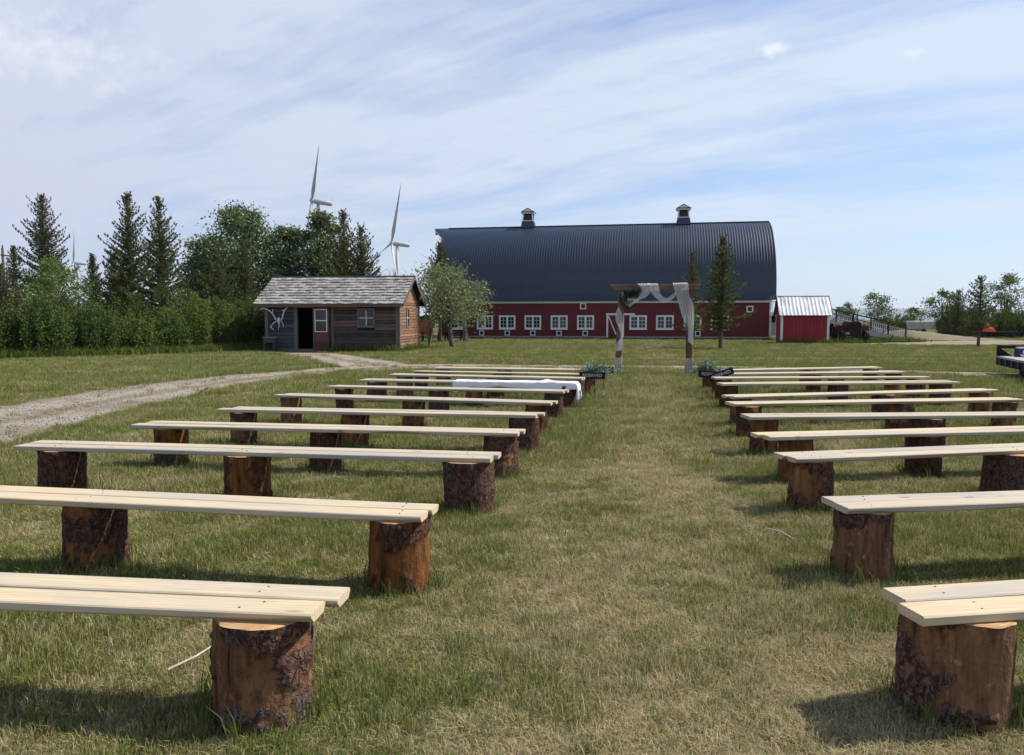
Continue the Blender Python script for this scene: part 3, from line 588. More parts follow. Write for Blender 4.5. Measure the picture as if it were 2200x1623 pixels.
for r_ in range(NR):
    for c_ in range(NC):
        u = -OVL + (c_ + (.0 if r_ % 2 else .0)) * TW + random.uniform(-.012, .012) + (.06 if r_ % 2 else 0) * (0 < c_ < NC - 1); s_ = r_ * ex - .05 + random.uniform(-.02, .02); lift = .062 + random.uniform(0, .008) + .012
        y = -OVF + s_ * cs - lift * sn; z = CH - OVF * math.tan(sl) + .04 + s_ * sn + lift * cs
        o = obj('shingle', protos[random.randrange(6)], roof, (u, y, z), (sl - .045 + random.uniform(-.012, .012), random.uniform(-.01, .01), random.uniform(-.02, .02)), (TW / .262 * .975, 1, random.uniform(.6, 1.35)))
bk = MB()
for r_ in range(NR):
    s0, s1 = r_ * ex - .05, r_ * ex + ex * 1.2
    p = [(-OVF + s * cs - l * sn, CH - OVF * math.tan(sl) + .04 + s * sn + l * cs) for s, l in ((s0, .062), (s1, .062), (s1, .07), (s0, .10))]
    bk.prismx([(CD - y, z) for y, z in p], -OVL, CW + OVR)
tag(bk.build('back_shingles', MT['shingle'], roof), kind='stuff')
MB().prismx([(CD / 2 - .17, CH + RISE + .03), (CD / 2, CH + RISE + .17), (CD / 2 + .17, CH + RISE + .03), (CD / 2, CH + RISE + .20)], -OVL - .02, CW + OVR + .02).build('ridge_board', MT['darksteel'], roof)
MB().box(-OVL, CW + OVR, -OVF - .03, -OVF - .002, CH - OVF * math.tan(sl) - .07, CH - OVF * math.tan(sl) + .085).build('eave_board', MT['board'], roof)
for x in (-OVL - .03, CW + OVR + .002):
    for s in (1, -1):
        y0 = -OVF if s > 0 else CD + OVF
        MB().bar((x + .014, y0, CH - OVF * math.tan(sl) + .03), (x + .014, CD / 2, CH + RISE + .09), .028, .15, (0, 0, 1)).build('barge_board', MT['trimgrey'], roof)
MB().box(1.5, 2.9, -.62, -.16, .0, .12).build('door_step', MT['trimgrey'], cabin)
o = empty('lamp', (0, 0, 0), 0, 'small pale globe lamp fixed above the cabin door window', 'lamp')
o.location = cabin.matrix_basis @ Vector((3.07, -.13, 2.45)); o.rotation_euler = (0, 0, R(-6))
MB().tube([(0, .02, -.03), (0, .06, -.03)], .05, 8).build('lamp_base', MT['trimgrey'], o)
MB().tube([(0, 0, -.07), (0, 0, -.05), (0, 0, 0), (0, 0, .05), (0, 0, .07)], [.02, .05, .065, .05, .02], 8, True).build('lamp_globe', MT['white'], o, smooth=True)
# antlers hung on the wall left of the door
an = MB(); Y = -.13
def tine(pts, r0, r1): an.tube([(x, Y + dy, z) for x, dy, z in pts], list(np.linspace(r0, r1, len(pts))), 7)
tine([(.72, .0, 1.63), (.66, -.10, 1.80), (.56, -.16, 2.02), (.38, -.18, 2.2), (.16, -.18, 2.30), (-.06, -.14, 2.33)], .045, .028); tine([(-.06, -.14, 2.33), (-.10, -.1, 2.28), (-.10, -.08, 2.2)], .04, .015); tine([(.56, -.16, 2.02), (.56, -.18, 2.16), (.56, -.16, 2.30)], .035, .012)
tine([(.96, 0, 1.63), (1.06, -.10, 1.84), (1.14, -.14, 2.06), (1.20, -.14, 2.22), (1.28, -.10, 2.30)], .045, .035); tine([(1.17, -.14, 2.16), (1.10, -.2, 2.23)], .035, .03); tine([(1.20, -.14, 2.22), (1.32, -.16, 2.31), (1.36, -.1, 2.40), (1.30, -.1, 2.46)], .035, .012)
tine([(.74, 0, 1.64), (.60, -.1, 1.58), (.48, -.14, 1.44), (.44, -.16, 1.30)], .035, .022); tine([(.46, -.14, 1.40), (.38, -.14, 1.27)], .025, .012); tine([(.44, -.16, 1.32), (.54, -.16, 1.22), (.6, -.14, 1.16)], .025, .01)
tine([(.92, 0, 1.62), (1.06, -.1, 1.55), (1.12, -.14, 1.42), (1.13, -.14, 1.30)], .03, .012); tine([(.86, -.06, 1.60), (.88, -.1, 1.45), (.85, -.12, 1.28), (.83, -.1, 1.14)], .028, .012)
an.tube([(.84, Y - .0, 1.84), (.84, Y - .05, 1.72), (.84, Y - .08, 1.60), (.84, Y - .10, 1.5)], [.06, .10, .08, .03], 9)
o = an.build('antlers', MT['bone'], None, smooth=True); o.matrix_basis = Matrix.Translation(cabin.location) @ Matrix.Rotation(R(-6), 4, 'Z'); tag(o, 'bleached branching antlers hung on the cabin wall left of its door', 'antlers')
o = empty('wooden_box', (0, 0, 0), R(-6), 'plain grey wooden box bench standing against the cabin left corner', 'box bench'); o.location = cabin.matrix_basis @ Vector((.36, -.28, 0))
MB().box(-.32, .32, -.18, .18, .50, .76).build('box', MT['bluegrey'], o, bevel=.01); MB().box(-.35, .35, -.2, .2, .765, .80).build('lid', MT['deck'], o)
for sx in (-.26, .26): MB().box(sx - .04, sx + .04, -.15, .15, 0, .497).build('leg', MT['board'], o)
# ------------------------------------------------------------------ red shed, ramp, old tractor
A10 = R(-10.3)
shed = empty('shed', (19.29, 55.18, 0), A10, 'small red board shed with a shiny tin roof beside the barn', 'shed')
SW, SDp, SHt = 3.25, 2.4, 2.16
MB().box(.05, SW - .05, .05, SDp - .05, .02, SHt).build('wall', MT['shedred'], shed)
for k in range(13):
    x0 = .14 + k * (SW - .28) / 13; MB().box(x0, x0 + (SW - .28) / 13 - .012, -.0, .048, .03, SHt - .1).build('board', MT['shedred'], shed)
for k in range(9):
    y0 = .12 + k * (SDp - .24) / 9
    for x0, x1 in ((.0, .048), (SW - .048, SW)): MB().box(x0, x1, y0, y0 + (SDp - .24) / 9 - .012, .03, SHt - .02).build('board', MT['shedred'], shed)
for x0 in (-.02, SW - .13): MB().box(x0, x0 + .15, -.03, .06, 0, SHt - .02).build('corner_board', MT['white'], shed)
MB().box(-.02, .06, SDp - .13, SDp + .02, 0, SHt - .02).build('corner_board', MT['white'], shed); MB().box(-.02, .05, .065, .2, 0, SHt - .02).build('corner_board', MT['white'], shed)
MB().box(.135, SW - .135, -.035, .03, SHt - .11, SHt + .02).build('fascia', MT['white'], shed)
for x0 in (.06, SW - .11): MB().prismx([(.05, SHt - .01), (SDp - .05, SHt - .01), (SDp / 2, 3.28)], x0, x0 + .05).build('gable', MT['shedred'], shed)
def tin_slope(front):
    xs = []; dz = []; x = -.18; 
    while x < SW + .2: xs += [x, x + .05, x + .10, x + .2]; dz += [0, .018, 0, 0]; x += .26
    xs = np.array(xs); dz = np.array(dz); e = np.array([-.26, SHt - .12]); r = np.array([SDp / 2, 3.42])
    if not front: e[0] = SDp - e[0]
    n = np.array([-(r - e)[1], (r - e)[0]]) * (1 if front else -1); n = n / np.linalg.norm(n)
    V = []
    for t in np.linspace(0, 1, 7):
        b = e + (r - e) * t
        for xx, d in zip(xs, dz): V.append((xx + rng.normal(0, .006), *(b + n * (d + rng.normal(0, .006)))))
    m = len(xs); i = (np.arange(6)[:, None] * m + np.arange(m - 1)[None]).ravel()
    o = obj('roof', npmesh('roof', V, [np.stack([i, i + 1, i + m + 1, i + m], 1)], [MT['tin']]), shed)
    s = MB(); s.add([(-.18, e[0], e[1] - .03), (SW + .22, e[0], e[1] - .03), (SW + .22, r[0], r[1] - .03), (-.18, r[0], r[1] - .03)], [(0, 1, 2, 3)]); s.build('roof_underside', MT['trimgrey'], o)
tin_slope(True); tin_slope(False)
MB().tube([(-.2, SDp / 2, 3.43), (SW + .22, SDp / 2, 3.43)], .045, 6).build('ridge_cap', MT['tin'], shed)

# earth ramp to the barn's upper floor, its concrete side wall and rails
def ramp_earth():
    V = []; F = []; xs = np.linspace(32.2, 44.5, 28); ys = [(61.6, 0), (62.6, .62), (64.2, 1), (66, 1), (70, .35), (72, 0)]
    for x in xs:
        h = max(0, 1.02 * (1 - (x - 32.2) / 10.5)) ** 1.35 * min(1, .35 + (x - 32.2) / 1.5)
        for k, (y, f) in enumerate(ys): V.append((x, y + (.75 if k < 2 else 0) + (x - 31) * .05, h * f + rng.normal(0, .02) * (f > 0) - (.02 if f == 0 else 0)))
    i = (np.arange(27)[:, None] * 6 + np.arange(5)[None]).ravel(); sheet('embankment', MT['gravel'], V, [np.stack([i, i + 6, i + 7, i + 1], 1)])
ramp_earth()
ramp = empty('ramp', (22.6, 63.2, 0), 0, 'sloping barn ramp with concrete side wall and rust brown railings', 'ramp')
rx = lambda x: (x, -.12 * x)      # the ramp swings slightly towards the camera
pts = [(0, 2.35), (1.2, 2.2), (9.3, .22)]
rw = MB(); rw.add([(0, .0, 0), (9.6, -1.0, 0), (9.3, -1.0, .22), (1.2, -.1, 2.2), (0, 0, 2.35)] + [(0, .3, 0), (9.6, -.7, 0), (9.3, -.7, .22), (1.2, .2, 2.2), (0, .3, 2.35)], [(0, 1, 2, 3, 4), (9, 8, 7, 6, 5), (0, 5, 6, 1), (1, 6, 7, 2), (2, 7, 8, 3), (3, 8, 9, 4), (4, 9, 5, 0)]); rw.build('side_wall', MT['concrete'], ramp)
rd = MB(); rd.add([(0, .31, 2.30), (1.2, .21, 2.15), (9.3, -.69, .17), (9.3, 3, .17), (1.2, 3.4, 2.15), (0, 3.4, 2.30), (0, .31, 2.1), (1.2, .21, 1.95), (9.3, -.69, .02), (9.3, 3, .02), (1.2, 3.4, 1.95), (0, 3.4, 2.1)], [(0, 1, 4, 5), (1, 2, 3, 4), (6, 11, 10, 7), (7, 10, 9, 8), (0, 6, 7, 1), (1, 7, 8, 2), (2, 8, 9, 3), (5, 4, 10, 11), (4, 3, 9, 10), (0, 5, 11, 6)]); rd.build('deck', MT['concrete'], ramp)
def rail(y_off, dy, n_post):
    def at(t, dz):        # t 0..1 along the slope
        x = 1.2 + 8.1 * t; return Vector((x, y_off + dy * t, 2.2 - 1.98 * t + dz))
    for k in range(n_post):
        t = k / (n_post - 1); MB().bar(at(t, -.12), at(t, .98), .10, .10, (0, 1, 0)).build('post', MT['rust'], ramp)
        if k == 3 and y_off < 1: MB().bar(at(t + .035, -.12), at(t + .035, .98), .09, .09, (0, 1, 0)).build('post', MT['rust'], ramp)
    for dz, w in ((.97, .09), (.70, .04), (.30, .04)): MB().bar(at(0, dz), at(1, dz), .05, w).build('handrail', MT['tin' if dz < .9 else 'rust'], ramp)
    for k in range(n_post - 1):
        for j in range(1, 9):
            t = (k + j / 9) / (n_post - 1); MB().bar(at(t, .06), at(t, .72), .035, .035, (0, 1, 0)).build('baluster', MT['tin'], ramp)
rail(.1, -.98, 7); rail(3.2, -.3, 6)
land = empty('landing', (21.75, 66.6, 0), A10, 'white railed wooden landing between the barn and the ramp', 'landing')
MB().box(.3, 1.9, -1.4, 1.6, 2.05, 2.35).build('platform', MT['white'], land); MB().box(.31, 1.9, -1.0, 1.5, 1.50, 2.04).build('beam', MT['black'], land)
for k in range(9): MB().box(.34 + k * .18, .38 + k * .18, -1.38, -1.34, 2.352, 3.2).build('baluster', MT['white'], land)
MB().box(.28, 1.9, -1.42, -1.32, 3.202, 3.30).build('handrail', MT['white'], land)
for x in (.4, 1.7): MB().box(x, x + .16, .9, 1.06, 0, 1.498).build('post', MT['timber'], land)
house = empty('house', (29.0, 86.0, 0), R(-8), 'far small grey gabled house seen through the gap beside the barn', 'house')
MB().box(0, 3.6, 0, 4, 0, 1.55).build('wall', MT['concrete'], house)
MB().prism([(-.3, 1.5), (3.9, 1.5), (1.8, 2.7)], -.2, 4.2).build('roof', MT['darksteel'], house)
MB().box(1.4, 2.2, -.02, -.002, .6, 1.25).build('window', MT['glass'], house)

trk = empty('tractor', (25.2, 57.0, 0), R(-3), 'derelict rust brown antique tractor facing us beside the red shed', 'tractor')
MB().prism([(-.40, .52), (.40, .52), (.42, 1.3), (.36, 1.52), (.2, 1.63), (-.2, 1.63), (-.36, 1.52), (-.42, 1.3)], -.72, -.60).build('radiator', MT['rust'], trk, bevel=.03)
for k in range(9): MB().box(-.345 + k * .08, -.30 + k * .08, -.745, -.722, .62, 1.46).build('grille_bar', MT['black'], trk)
MB().prism([(-.40, .80), (.40, .80), (.42, 1.35), (.28, 1.58), (-.28, 1.58), (-.42, 1.35)], -.598, .9).build('hood', MT['rust'], trk)
MB().box(-.16, .16, -.80, 1.6, .50, .62).build('chassis', MT['black'], trk); MB().bar((-.85, -.42, .42), (.85, -.42, .42), .12, .12).build('axle', MT['black'], trk)
def wheel(x, y, r, w):
    o = empty('wheel', (x, y, r)); o.parent = trk
    mb = MB(); n = 20
    prof_ = [(-w / 2, r * .78), (-w / 2, r * .96), (-w * .3, r), (w * .3, r), (w / 2, r * .96), (w / 2, r * .78)]
    vs = []; fs = []
    for k in range(n):
        a = 2 * math.pi * k / n
        for xx, rr in prof_: vs.append((xx, rr * math.cos(a), rr * math.sin(a)))
    for k in range(n):
        for j in range(6): fs.append((k * 6 + j, k * 6 + (j + 1) % 6, ((k + 1) % n) * 6 + (j + 1) % 6, ((k + 1) % n) * 6 + j))
    mb.add(vs, fs); mb.build('tyre', MT['tyre'], o)
    s = MB(); s.tube([(-w * .55, 0, 0), (w * .55, 0, 0)], r * .2, 10)
    for k in range(6): a = math.pi * k / 3; s.bar((0, r * .15 * math.cos(a), r * .15 * math.sin(a)), (0, r * .8 * math.cos(a), r * .8 * math.sin(a)), .06, .06, (1, 0, 0))
    s.build('spokes', MT['rust'], o)
wheel(-.86, -.42, .46, .22); wheel(.86, -.42, .46, .22); wheel(-.95, 1.25, .68, .34); wheel(.95, 1.25, .68, .34)
for sx in (-1, 1):
    f = MB(); pr = [(.75, .75), (.82, 1.15), (1.0, 1.36), (1.3, 1.44), (1.6, 1.36), (1.8, 1.1)]
    for (a, b), (c, d_) in zip(pr, pr[1:]): x0, x1 = sorted((sx * .72, sx * 1.2)); f.hexa([(x0, a - .5, b), (x1, a - .5, b), (x1, c - .5, d_), (x0, c - .5, d_), (x0, a - .5, b + .04), (x1, a - .5, b + .04), (x1, c - .5, d_ + .04), (x0, c - .5, d_ + .04)])
    f.build('fender', MT['rust'], trk)
    MB().box(min(sx * .70, sx * 1.19), max(sx * .70, sx * 1.19), -.10, .06, .64, 1.30).build('side_panel', MT['rust'], trk)
MB().tube([(.1, .3, 1.55), (.1, .3, 1.9), (.1, .3, 1.95)], [.04, .04, .06], 8).build('exhaust', MT['black'], trk)
MB().tube([(-.2, 1.0, 1.35), (-.2, 1.25, 1.6)], .025, 6).build('steering_column', MT['black'], trk); MB().box(-.25, .25, 1.45, 1.9, .95, 1.05).build('seat', MT['rust'], trk)
imp = empty('farm_implement', (27.4, 57.6, 0), R(-14), 'low rusty farm implement with a drawbar lying beside the tractor', 'implement')
MB().bar((-1.1, 0, .55), (1.0, .1, .22), .09, .09).build('drawbar', MT['rust'], imp); MB().bar((.2, -.5, .28), (.2, .6, .28), .1, .1).build('toolbar', MT['rust'], imp)
for y in (-.4, 0, .45): MB().tube([(.2, y, .28), (.45, y, .18), (.5, y, .0)], .035, 6).build('tine', MT['rust'], imp)
MB().bar((.85, 0, .05), (1.05, 0, .62), .07, .07, (0, 1, 0)).build('lever', MT['rust'], imp)

# ------------------------------------------------------------------ benches: two planks on sawn logs
BL = [(-0.82, 3.05, 173.4, 4.6, -0.05, 1, [.28, 2.45, 4.3]), (-0.56, 4.62, 169.9, 4.6, -0.02, 1, [.2, 2.4, 4.3]), (-0.19, 6.61, 171.3, 4.64, -0.04, 0, [.21, 2.33, 4.28]), (0.06, 8.1, 171.5, 4.48, -0.04, 1, [.22, 2.23, 4.1]), (0.3, 9.65, 171.0, 4.34, -0.08, 0, [.18, 2.47, 4.05]), (0.56, 11.1, 164.8, 4.54, -0.04, 1, [.25, 2.22, 4.32]), (0.87, 12.92, 166.6, 4.35, -0.04, 0, [.2, 2.27, 4.09]), (1.2, 14.55, 167.9, 4.39, -0.02, 0, [.18, 2.04, 4.08]), (1.44, 15.84, 165.3, 4.3, -0.02, 0, [.16, 1.89, 3.99]), (1.69, 17.0, 164.9, 4.18, 0.0, 0, [.15, 2.07, 4.03]), (2.02, 18.52, 167.2, 4.11, 0.0, 0, [.15, 2.31, 3.9])]
BR = [(1.67, 3.03, 8.8, 4.6, .05, 0, [.29, 2.4, 4.3]), (2.15, 4.83, 7.8, 4.6, .01, 0, [.24, 2.4, 4.3]), (2.47, 6.59, 11.5, 4.6, -.02, 1, [.26, 2.31, 4.3]), (2.66, 7.84, 8.6, 4.6, -.05, 0, [.4, 1.88, 4.2]), (2.96, 9.48, 3.1, 4.6, .0, 0, [.26, 2.39, 4.3]), (3.2, 10.97, 7.7, 4.6, .0, 0, [.29, 2.7, 4.42]), (3.5, 12.0, 14.4, 5.1, -.04, 0, [.24, 2.9, 4.9]), (3.99, 14.44, 6.6, 4.81, 0, 0, [.19, 2.4, 4.55]), (4.26, 15.97, 3.2, 4.62, 0, 0, [.21, 2.65, 4.39]), (4.64, 17.15, 8.8, 4.59, 0, 0, [.12, 2.39, 4.39]), (4.7, 18.3, 15.8, 4.99, 0, 0, [.15, 2.87, 4.76])]
TOP, TH, PW, GAP = .50, .042, .164, .017
def log_mesh(seed, n=88, m=26):
    u = np.linspace(0, 1, n, endpoint=False); v = np.linspace(0, 1, m); U, Vv = np.meshgrid(u, v)
    r = np.random.default_rng(seed)
    warp = vnoise(U, Vv, 11, 6, seed + 7) * .10
    patch = .46 * vnoise((U + warp) % 1, Vv, 5, 2, seed) + .32 * vnoise((U + warp) % 1, Vv, 12, 5, seed + 1) + .22 * vnoise(U, Vv, 37, 17, seed + 2)
    thr = {11: .30, 23: .54, 37: .40, 41: .18, 59: .48, 67: .34, 71: .58, 83: .25}[seed]; bark = np.clip((patch - thr) / .035 + .5, 0, 1)
    shape = 1 + .05 * np.sin(2 * np.pi * U * 2 + r.uniform(0, 6)) + .03 * np.sin(2 * np.pi * U * 3 + r.uniform(0, 6)) + .035 * (vnoise(U, Vv, 6, 2, seed + 3) - .5)
    rad = shape * (1 + r.uniform(.0, .12) * (1 - Vv) ** 2) + bark * (.025 + .05 * vnoise(U, Vv, 33, 13, seed + 4)) + .03 * (vnoise(U, Vv, 44, 8, seed + 5) - .5)
    rad *= .19 / 1.08; rad[-1] *= .985
    H = TOP - TH; lx, ly = r.uniform(-.012, .012, 2)
    X = rad * np.cos(2 * np.pi * U) + lx * Vv; Y = rad * np.sin(2 * np.pi * U) + ly * Vv; Z = np.broadcast_to((v * (H - .004 + .02) - .02)[:, None], U.shape)
    P = np.stack([X, Y, Z], -1).reshape(-1, 3)
    i = np.arange(m - 1)[:, None] * n + np.arange(n)[None]; j = np.arange(m - 1)[:, None] * n + (np.arange(n)[None] + 1) % n
    F = np.stack([i, j, j + n, i + n], -1).reshape(-1, 4)
    side = npmesh('log', P, [F], [MT['log']], smooth=True, attrs={'bark': bark.ravel()})
    c = np.concatenate([P[-n:] * [1, 1, 0] + [0, 0, H - .004], P[-n:] * [.96, .96, 0] + [0, 0, H], P[-n:] * [.4, .4, 0] + [0, 0, H], [[lx, ly, H]]])
    a = np.arange(n); b = (a + 1) % n
    cut = npmesh('cut_face', c, [np.concatenate([np.stack([a, b, b + n, a + n], 1), np.stack([a + n, b + n, b + 2 * n, a + 2 * n], 1)]), np.stack([a + 2 * n, b + 2 * n, np.full(n, 3 * n)], 1)], [MT['cut']])
    return side, cut
LOGS = [log_mesh(s) for s in (11, 23, 37, 41, 59, 67, 71, 83)]
def plank_mesh(L, seed, wane=0):
    r = np.random.default_rng(seed); n = 26; xs = np.linspace(0, L, n); c = .006; w, t = PW, TH
    bow = .004 * np.sin(xs / L * math.pi * r.uniform(1, 2.4) + r.uniform(0, 6)); crook = .0025 * np.sin(xs / L * math.pi * r.uniform(.8, 2) + r.uniform(0, 6))
    V = []; lo = np.clip(vnoise(xs / L * .99, np.zeros(n), 7, 1, seed) - .45, 0, 1) * .05 * r.integers(0, 2)
    for k in range(n):
        e = wane * .02 * max(0, 1 - (xs[k] / .5)); d = lo[k] + e + c
        sec = [(0, -t + d), (0, -c), (c, 0), (w - c, 0), (w, -c), (w, -t + c + e), (w - c - e, -t), (d, -t)]
        V += [(xs[k], y + crook[k], z + bow[k] * (.4 if 0 < k < n - 1 else 0)) for y, z in sec]
    V = np.array(V); i = np.arange(n - 1)[:, None] * 8 + np.arange(8)[None]; j = np.arange(n - 1)[:, None] * 8 + (np.arange(8)[None] + 1) % 8
    me = bpy.data.meshes.new('plank'); me.from_pydata([tuple(v) for v in V], [], [tuple(map(int, f)) for f in np.stack([i, j, j + 8, i + 8], -1).reshape(-1, 4)] + [tuple(range(8)), tuple(range(8 * n - 1, 8 * n - 9, -1))])
    bm = bmesh.new(); bm.from_mesh(me); bmesh.ops.recalc_face_normals(bm, faces=bm.faces); bm.to_mesh(me); bm.free(); me.materials.append(MT['plank']); return me
ORD = ['nearest', 'second nearest', 'third nearest', 'fourth nearest', 'fifth nearest', 'sixth nearest', 'seventh nearest', 'eighth nearest', 'third from the arch', 'second from the arch', 'last before the arch']
LEFTX = {0: 'cut off by the left picture edge', 7: 'partly hidden by the white cloth', 10: 'reaching the left RESERVED signs'}
RIGHTX = {0: 'running out of the lower right corner', 10: 'behind the right greenery'}
lr = np.random.default_rng(5)
SCREW = MB().tube([(0, 0, -.006), (0, 0, .0022)], .0048, 8).mesh('screw', MT['darksteel'])
NEARLOG = {('L', 0): (2, 0, 3), ('L', 1): (6, 5, 3), ('L', 2): (3, 2, 7), ('R', 0): (1, 4, 0), ('R', 1): (6, 4, 0), ('R', 2): (4, 7, 1)}
for side, B, rowname in (('L', BL, 'left'), ('R', BR, 'right')):
    for k, (x, y, ang, L, sh, wane, logs) in enumerate(B):
        # local x runs away from the aisle, local +y away from the camera
        a = R(ang); ex_, ey_ = Vector((math.cos(a), math.sin(a), 0)), Vector((-math.sin(a), math.cos(a), 0)); flip = ey_.y < 0
        rz = a if not flip else a - math.pi
        lab = 'pale plank bench on log stumps, ' + ORD[k] + ' of the ' + rowname + ' block'
        ext = (LEFTX if side == 'L' else RIGHTX).get(k)
        if ext: lab = 'pale plank bench of the ' + rowname + ' block, ' + (ORD[k] + ', ' if k not in (0,) else 'nearest, ') + ext
        b = empty('bench', (x, y, 0), rz, lab, 'bench', 'plank benches on both sides of the aisle')
        def lx_(s): return -s if flip else s
        lefts = []
        for q, (sft, yo) in enumerate(((0, 0), (sh, PW + GAP))):
            me = plank_mesh(L + (lr.uniform(-.05, .05) if q else 0), 1000 + k * 7 + q + (500 if side == 'R' else 0), wane)
            if flip: me.transform(Matrix.Scale(-1, 4, (1, 0, 0))); me.flip_normals()
            o = obj('plank', me, b, (lx_(sft), yo, TOP), (0, lr.uniform(-.0015, .0015), lr.uniform(-.004, .004)))
        for s in logs:
            q = lr.integers(0, len(LOGS)); sc_ = lr.uniform(.90, 1.08) * (1.1 if k < 3 else .98)
            if k == 0 and side == 'L' and s < 1: q, sc_ = 2, 1.19
            if (side, k) in NEARLOG: q = NEARLOG[(side, k)][logs.index(s) % 3]
            o = obj('log', LOGS[q][0], b, (lx_(s), PW + .006 + lr.uniform(-.02, .03) - .0, 0), (0, 0, lr.uniform(0, 6.28)), (sc_, sc_, 1 - .003)); obj('cut_face', LOGS[q][1], o)
            if k < 4:
                for yy_ in (.045, .122, PW + GAP + .045, PW + GAP + .122): obj('screw', SCREW, b, (lx_(s + lr.uniform(-.05, .05)), yy_ + lr.uniform(-.012, .012), TOP))

# white cloth thrown over the eighth bench of the left block
def cloth():
    x, y, ang, L, sh, wn, lg = BL[7]; b = R(ang - 180)
    ns, ntt = 120, 44; s = np.linspace(-.36, 2.42, ns); t = np.linspace(-.24, .60, ntt); S, T = np.meshgrid(s, t, indexing='ij')
    os_ = np.clip(-S - .02, 0, None); W = 2 * PW + GAP
    of = np.clip(-T - .012, 0, None); ob = np.clip(T - W - .012, 0, None)
    hem = .115 + .016 * np.sin(S * 3.1) + .007 * np.sin(S * 11 + 1) + .09 * np.exp(-((S - 2.35) / .12) ** 2)
    kf = np.minimum(of, hem * (1 + .0 * of)); z = TOP + .008 - kf - np.minimum(ob, .2) - os_ * (.42 + .55 * np.exp(-((T - .02) / .13) ** 2))
    r2 = np.random.default_rng(3); fold = .007 * np.sin(S * 17 + 2 * np.sin(S * 4)) + .004 * np.sin(S * 41)
    Xl = np.maximum(S, -.02) - .03 * np.tanh(os_ * 12) - .03 * np.sin(T * 26 + 1) * np.tanh(os_ * 6); Yl = np.clip(T, -.012, W + .012) - (.012 + fold.clip(-.01, 1)) * np.tanh(kf * 30) + .01 * np.tanh(ob * 30)
    Yl = Yl - os_ * .12 * np.sin(T * 9 + .5)
    z = z + np.where((of == 0) & (ob == 0) & (os_ == 0), .002 * np.sin(S * 9 + T * 14) + .003 + .022 * np.exp(-((S - .42 - T * .5) / .11) ** 2) + .014 * np.exp(-((S - .7 + T * .3) / .06) ** 2), 0).clip(0, 1)
    P = np.stack([-Xl, Yl, z], -1).reshape(-1, 3); i = (np.arange(ns - 1)[:, None] * ntt + np.arange(ntt - 1)[None]).ravel()
    o = obj('tablecloth', npmesh('tablecloth', P, [np.stack([i, i + ntt, i + ntt + 1, i + 1], 1)], [MT['cloth']], smooth=True), None, (x, y, 0), (0, 0, b))
    md = o.modifiers.new('thickness', 'SOLIDIFY'); md.thickness = .004; md.offset = 1
    tag(o, 'white cloth draped over the aisle end of a left block bench', 'tablecloth')
cloth()

# ------------------------------------------------------------------ RESERVED signs and greenery
cu = bpy.data.curves.new('lettering', 'FONT'); cu.body = 'RESERVED'; cu.size = .095; cu.align_x = 'CENTER'; cu.align_y = 'CENTER'; cu.extrude = .001
tmp = bpy.data.objects.new('lettering', cu); COL.objects.link(tmp); dg = bpy.context.evaluated_depsgraph_get(); dg.update()
TXT = bpy.data.meshes.new_from_object(tmp.evaluated_get(dg)); bpy.data.objects.remove(tmp); TXT.name = 'lettering'; TXT.materials.clear(); TXT.materials.append(MT['letter'])
def sign(x, y, z, tilt, yaw, label, w=.56):
    o = empty('sign', (x, y, 0), yaw, label, 'sign', 'black RESERVED signs at the front rows')
    p = Matrix.Rotation(-tilt, 4, 'Y')
    b = MB().box(-w / 2, w / 2, -.009, .009, -.075, .075).build('board', MT['signblack'], o, bevel=.002, loc=(0, 0, z), rot=(0, -tilt, 0))
    obj('lettering', TXT, b, (0, -.0102, 0), (R(90), 0, 0))
    MB().bar((.06, .02, -.0), (.05, .02, z - .02), .014, .014, (0, 1, 0)).build('stake', MT['signblack'], o)
sign(2.07, 17.75, .54, R(3), R(-8), 'black RESERVED sign sticking out past the far left bench end, behind the greenery')
sign(1.74, 16.62, .50, R(-1), R(-8), 'black RESERVED sign in front of the left greenery, nearest the white cloth')
sign(4.40, 16.95, .50, R(-4), R(4), 'black level RESERVED sign half hidden behind the tilted one on the right')
sign(4.52, 16.55, .53, R(19), R(4), 'tilted black RESERVED sign rising to the right before the greenery')
def leaf_cloud(name, mat, C, size, dirs=None, parent=None, asp=.5, seed=0, droop=0.0, fold=True):
    """one small folded leaf (two triangles) per centre"""
    r = np.random.default_rng(seed); n = len(C); C = np.asarray(C, float)
    d = r.normal(size=(n, 3)) if dirs is None else np.asarray(dirs, float) + r.normal(size=(n, 3)) * .45
    d[:, 2] -= droop; d /= np.linalg.norm(d, axis=1)[:, None] + 1e-9
    q = r.normal(size=(n, 3)); s = np.cross(d, q); s /= np.linalg.norm(s, axis=1)[:, None] + 1e-9; nn = np.cross(d, s)
    L = (np.asarray(size) * r.uniform(.65, 1.3, n))[:, None]; Wd = L * asp
    a = C - d * L * .5; b = C + d * L * .5; m1 = C + s * Wd * .5 + nn * L * .08; m2 = C - s * Wd * .5 + nn * L * .08
    V = np.stack([a, m1, b, m2], 1).reshape(-1, 3); i = np.arange(n) * 4
    return obj(name, npmesh(name, V, [np.concatenate([np.stack([i, i + 1, i + 2], 1), np.stack([i, i + 2, i + 3], 1)])], [mat]), parent)
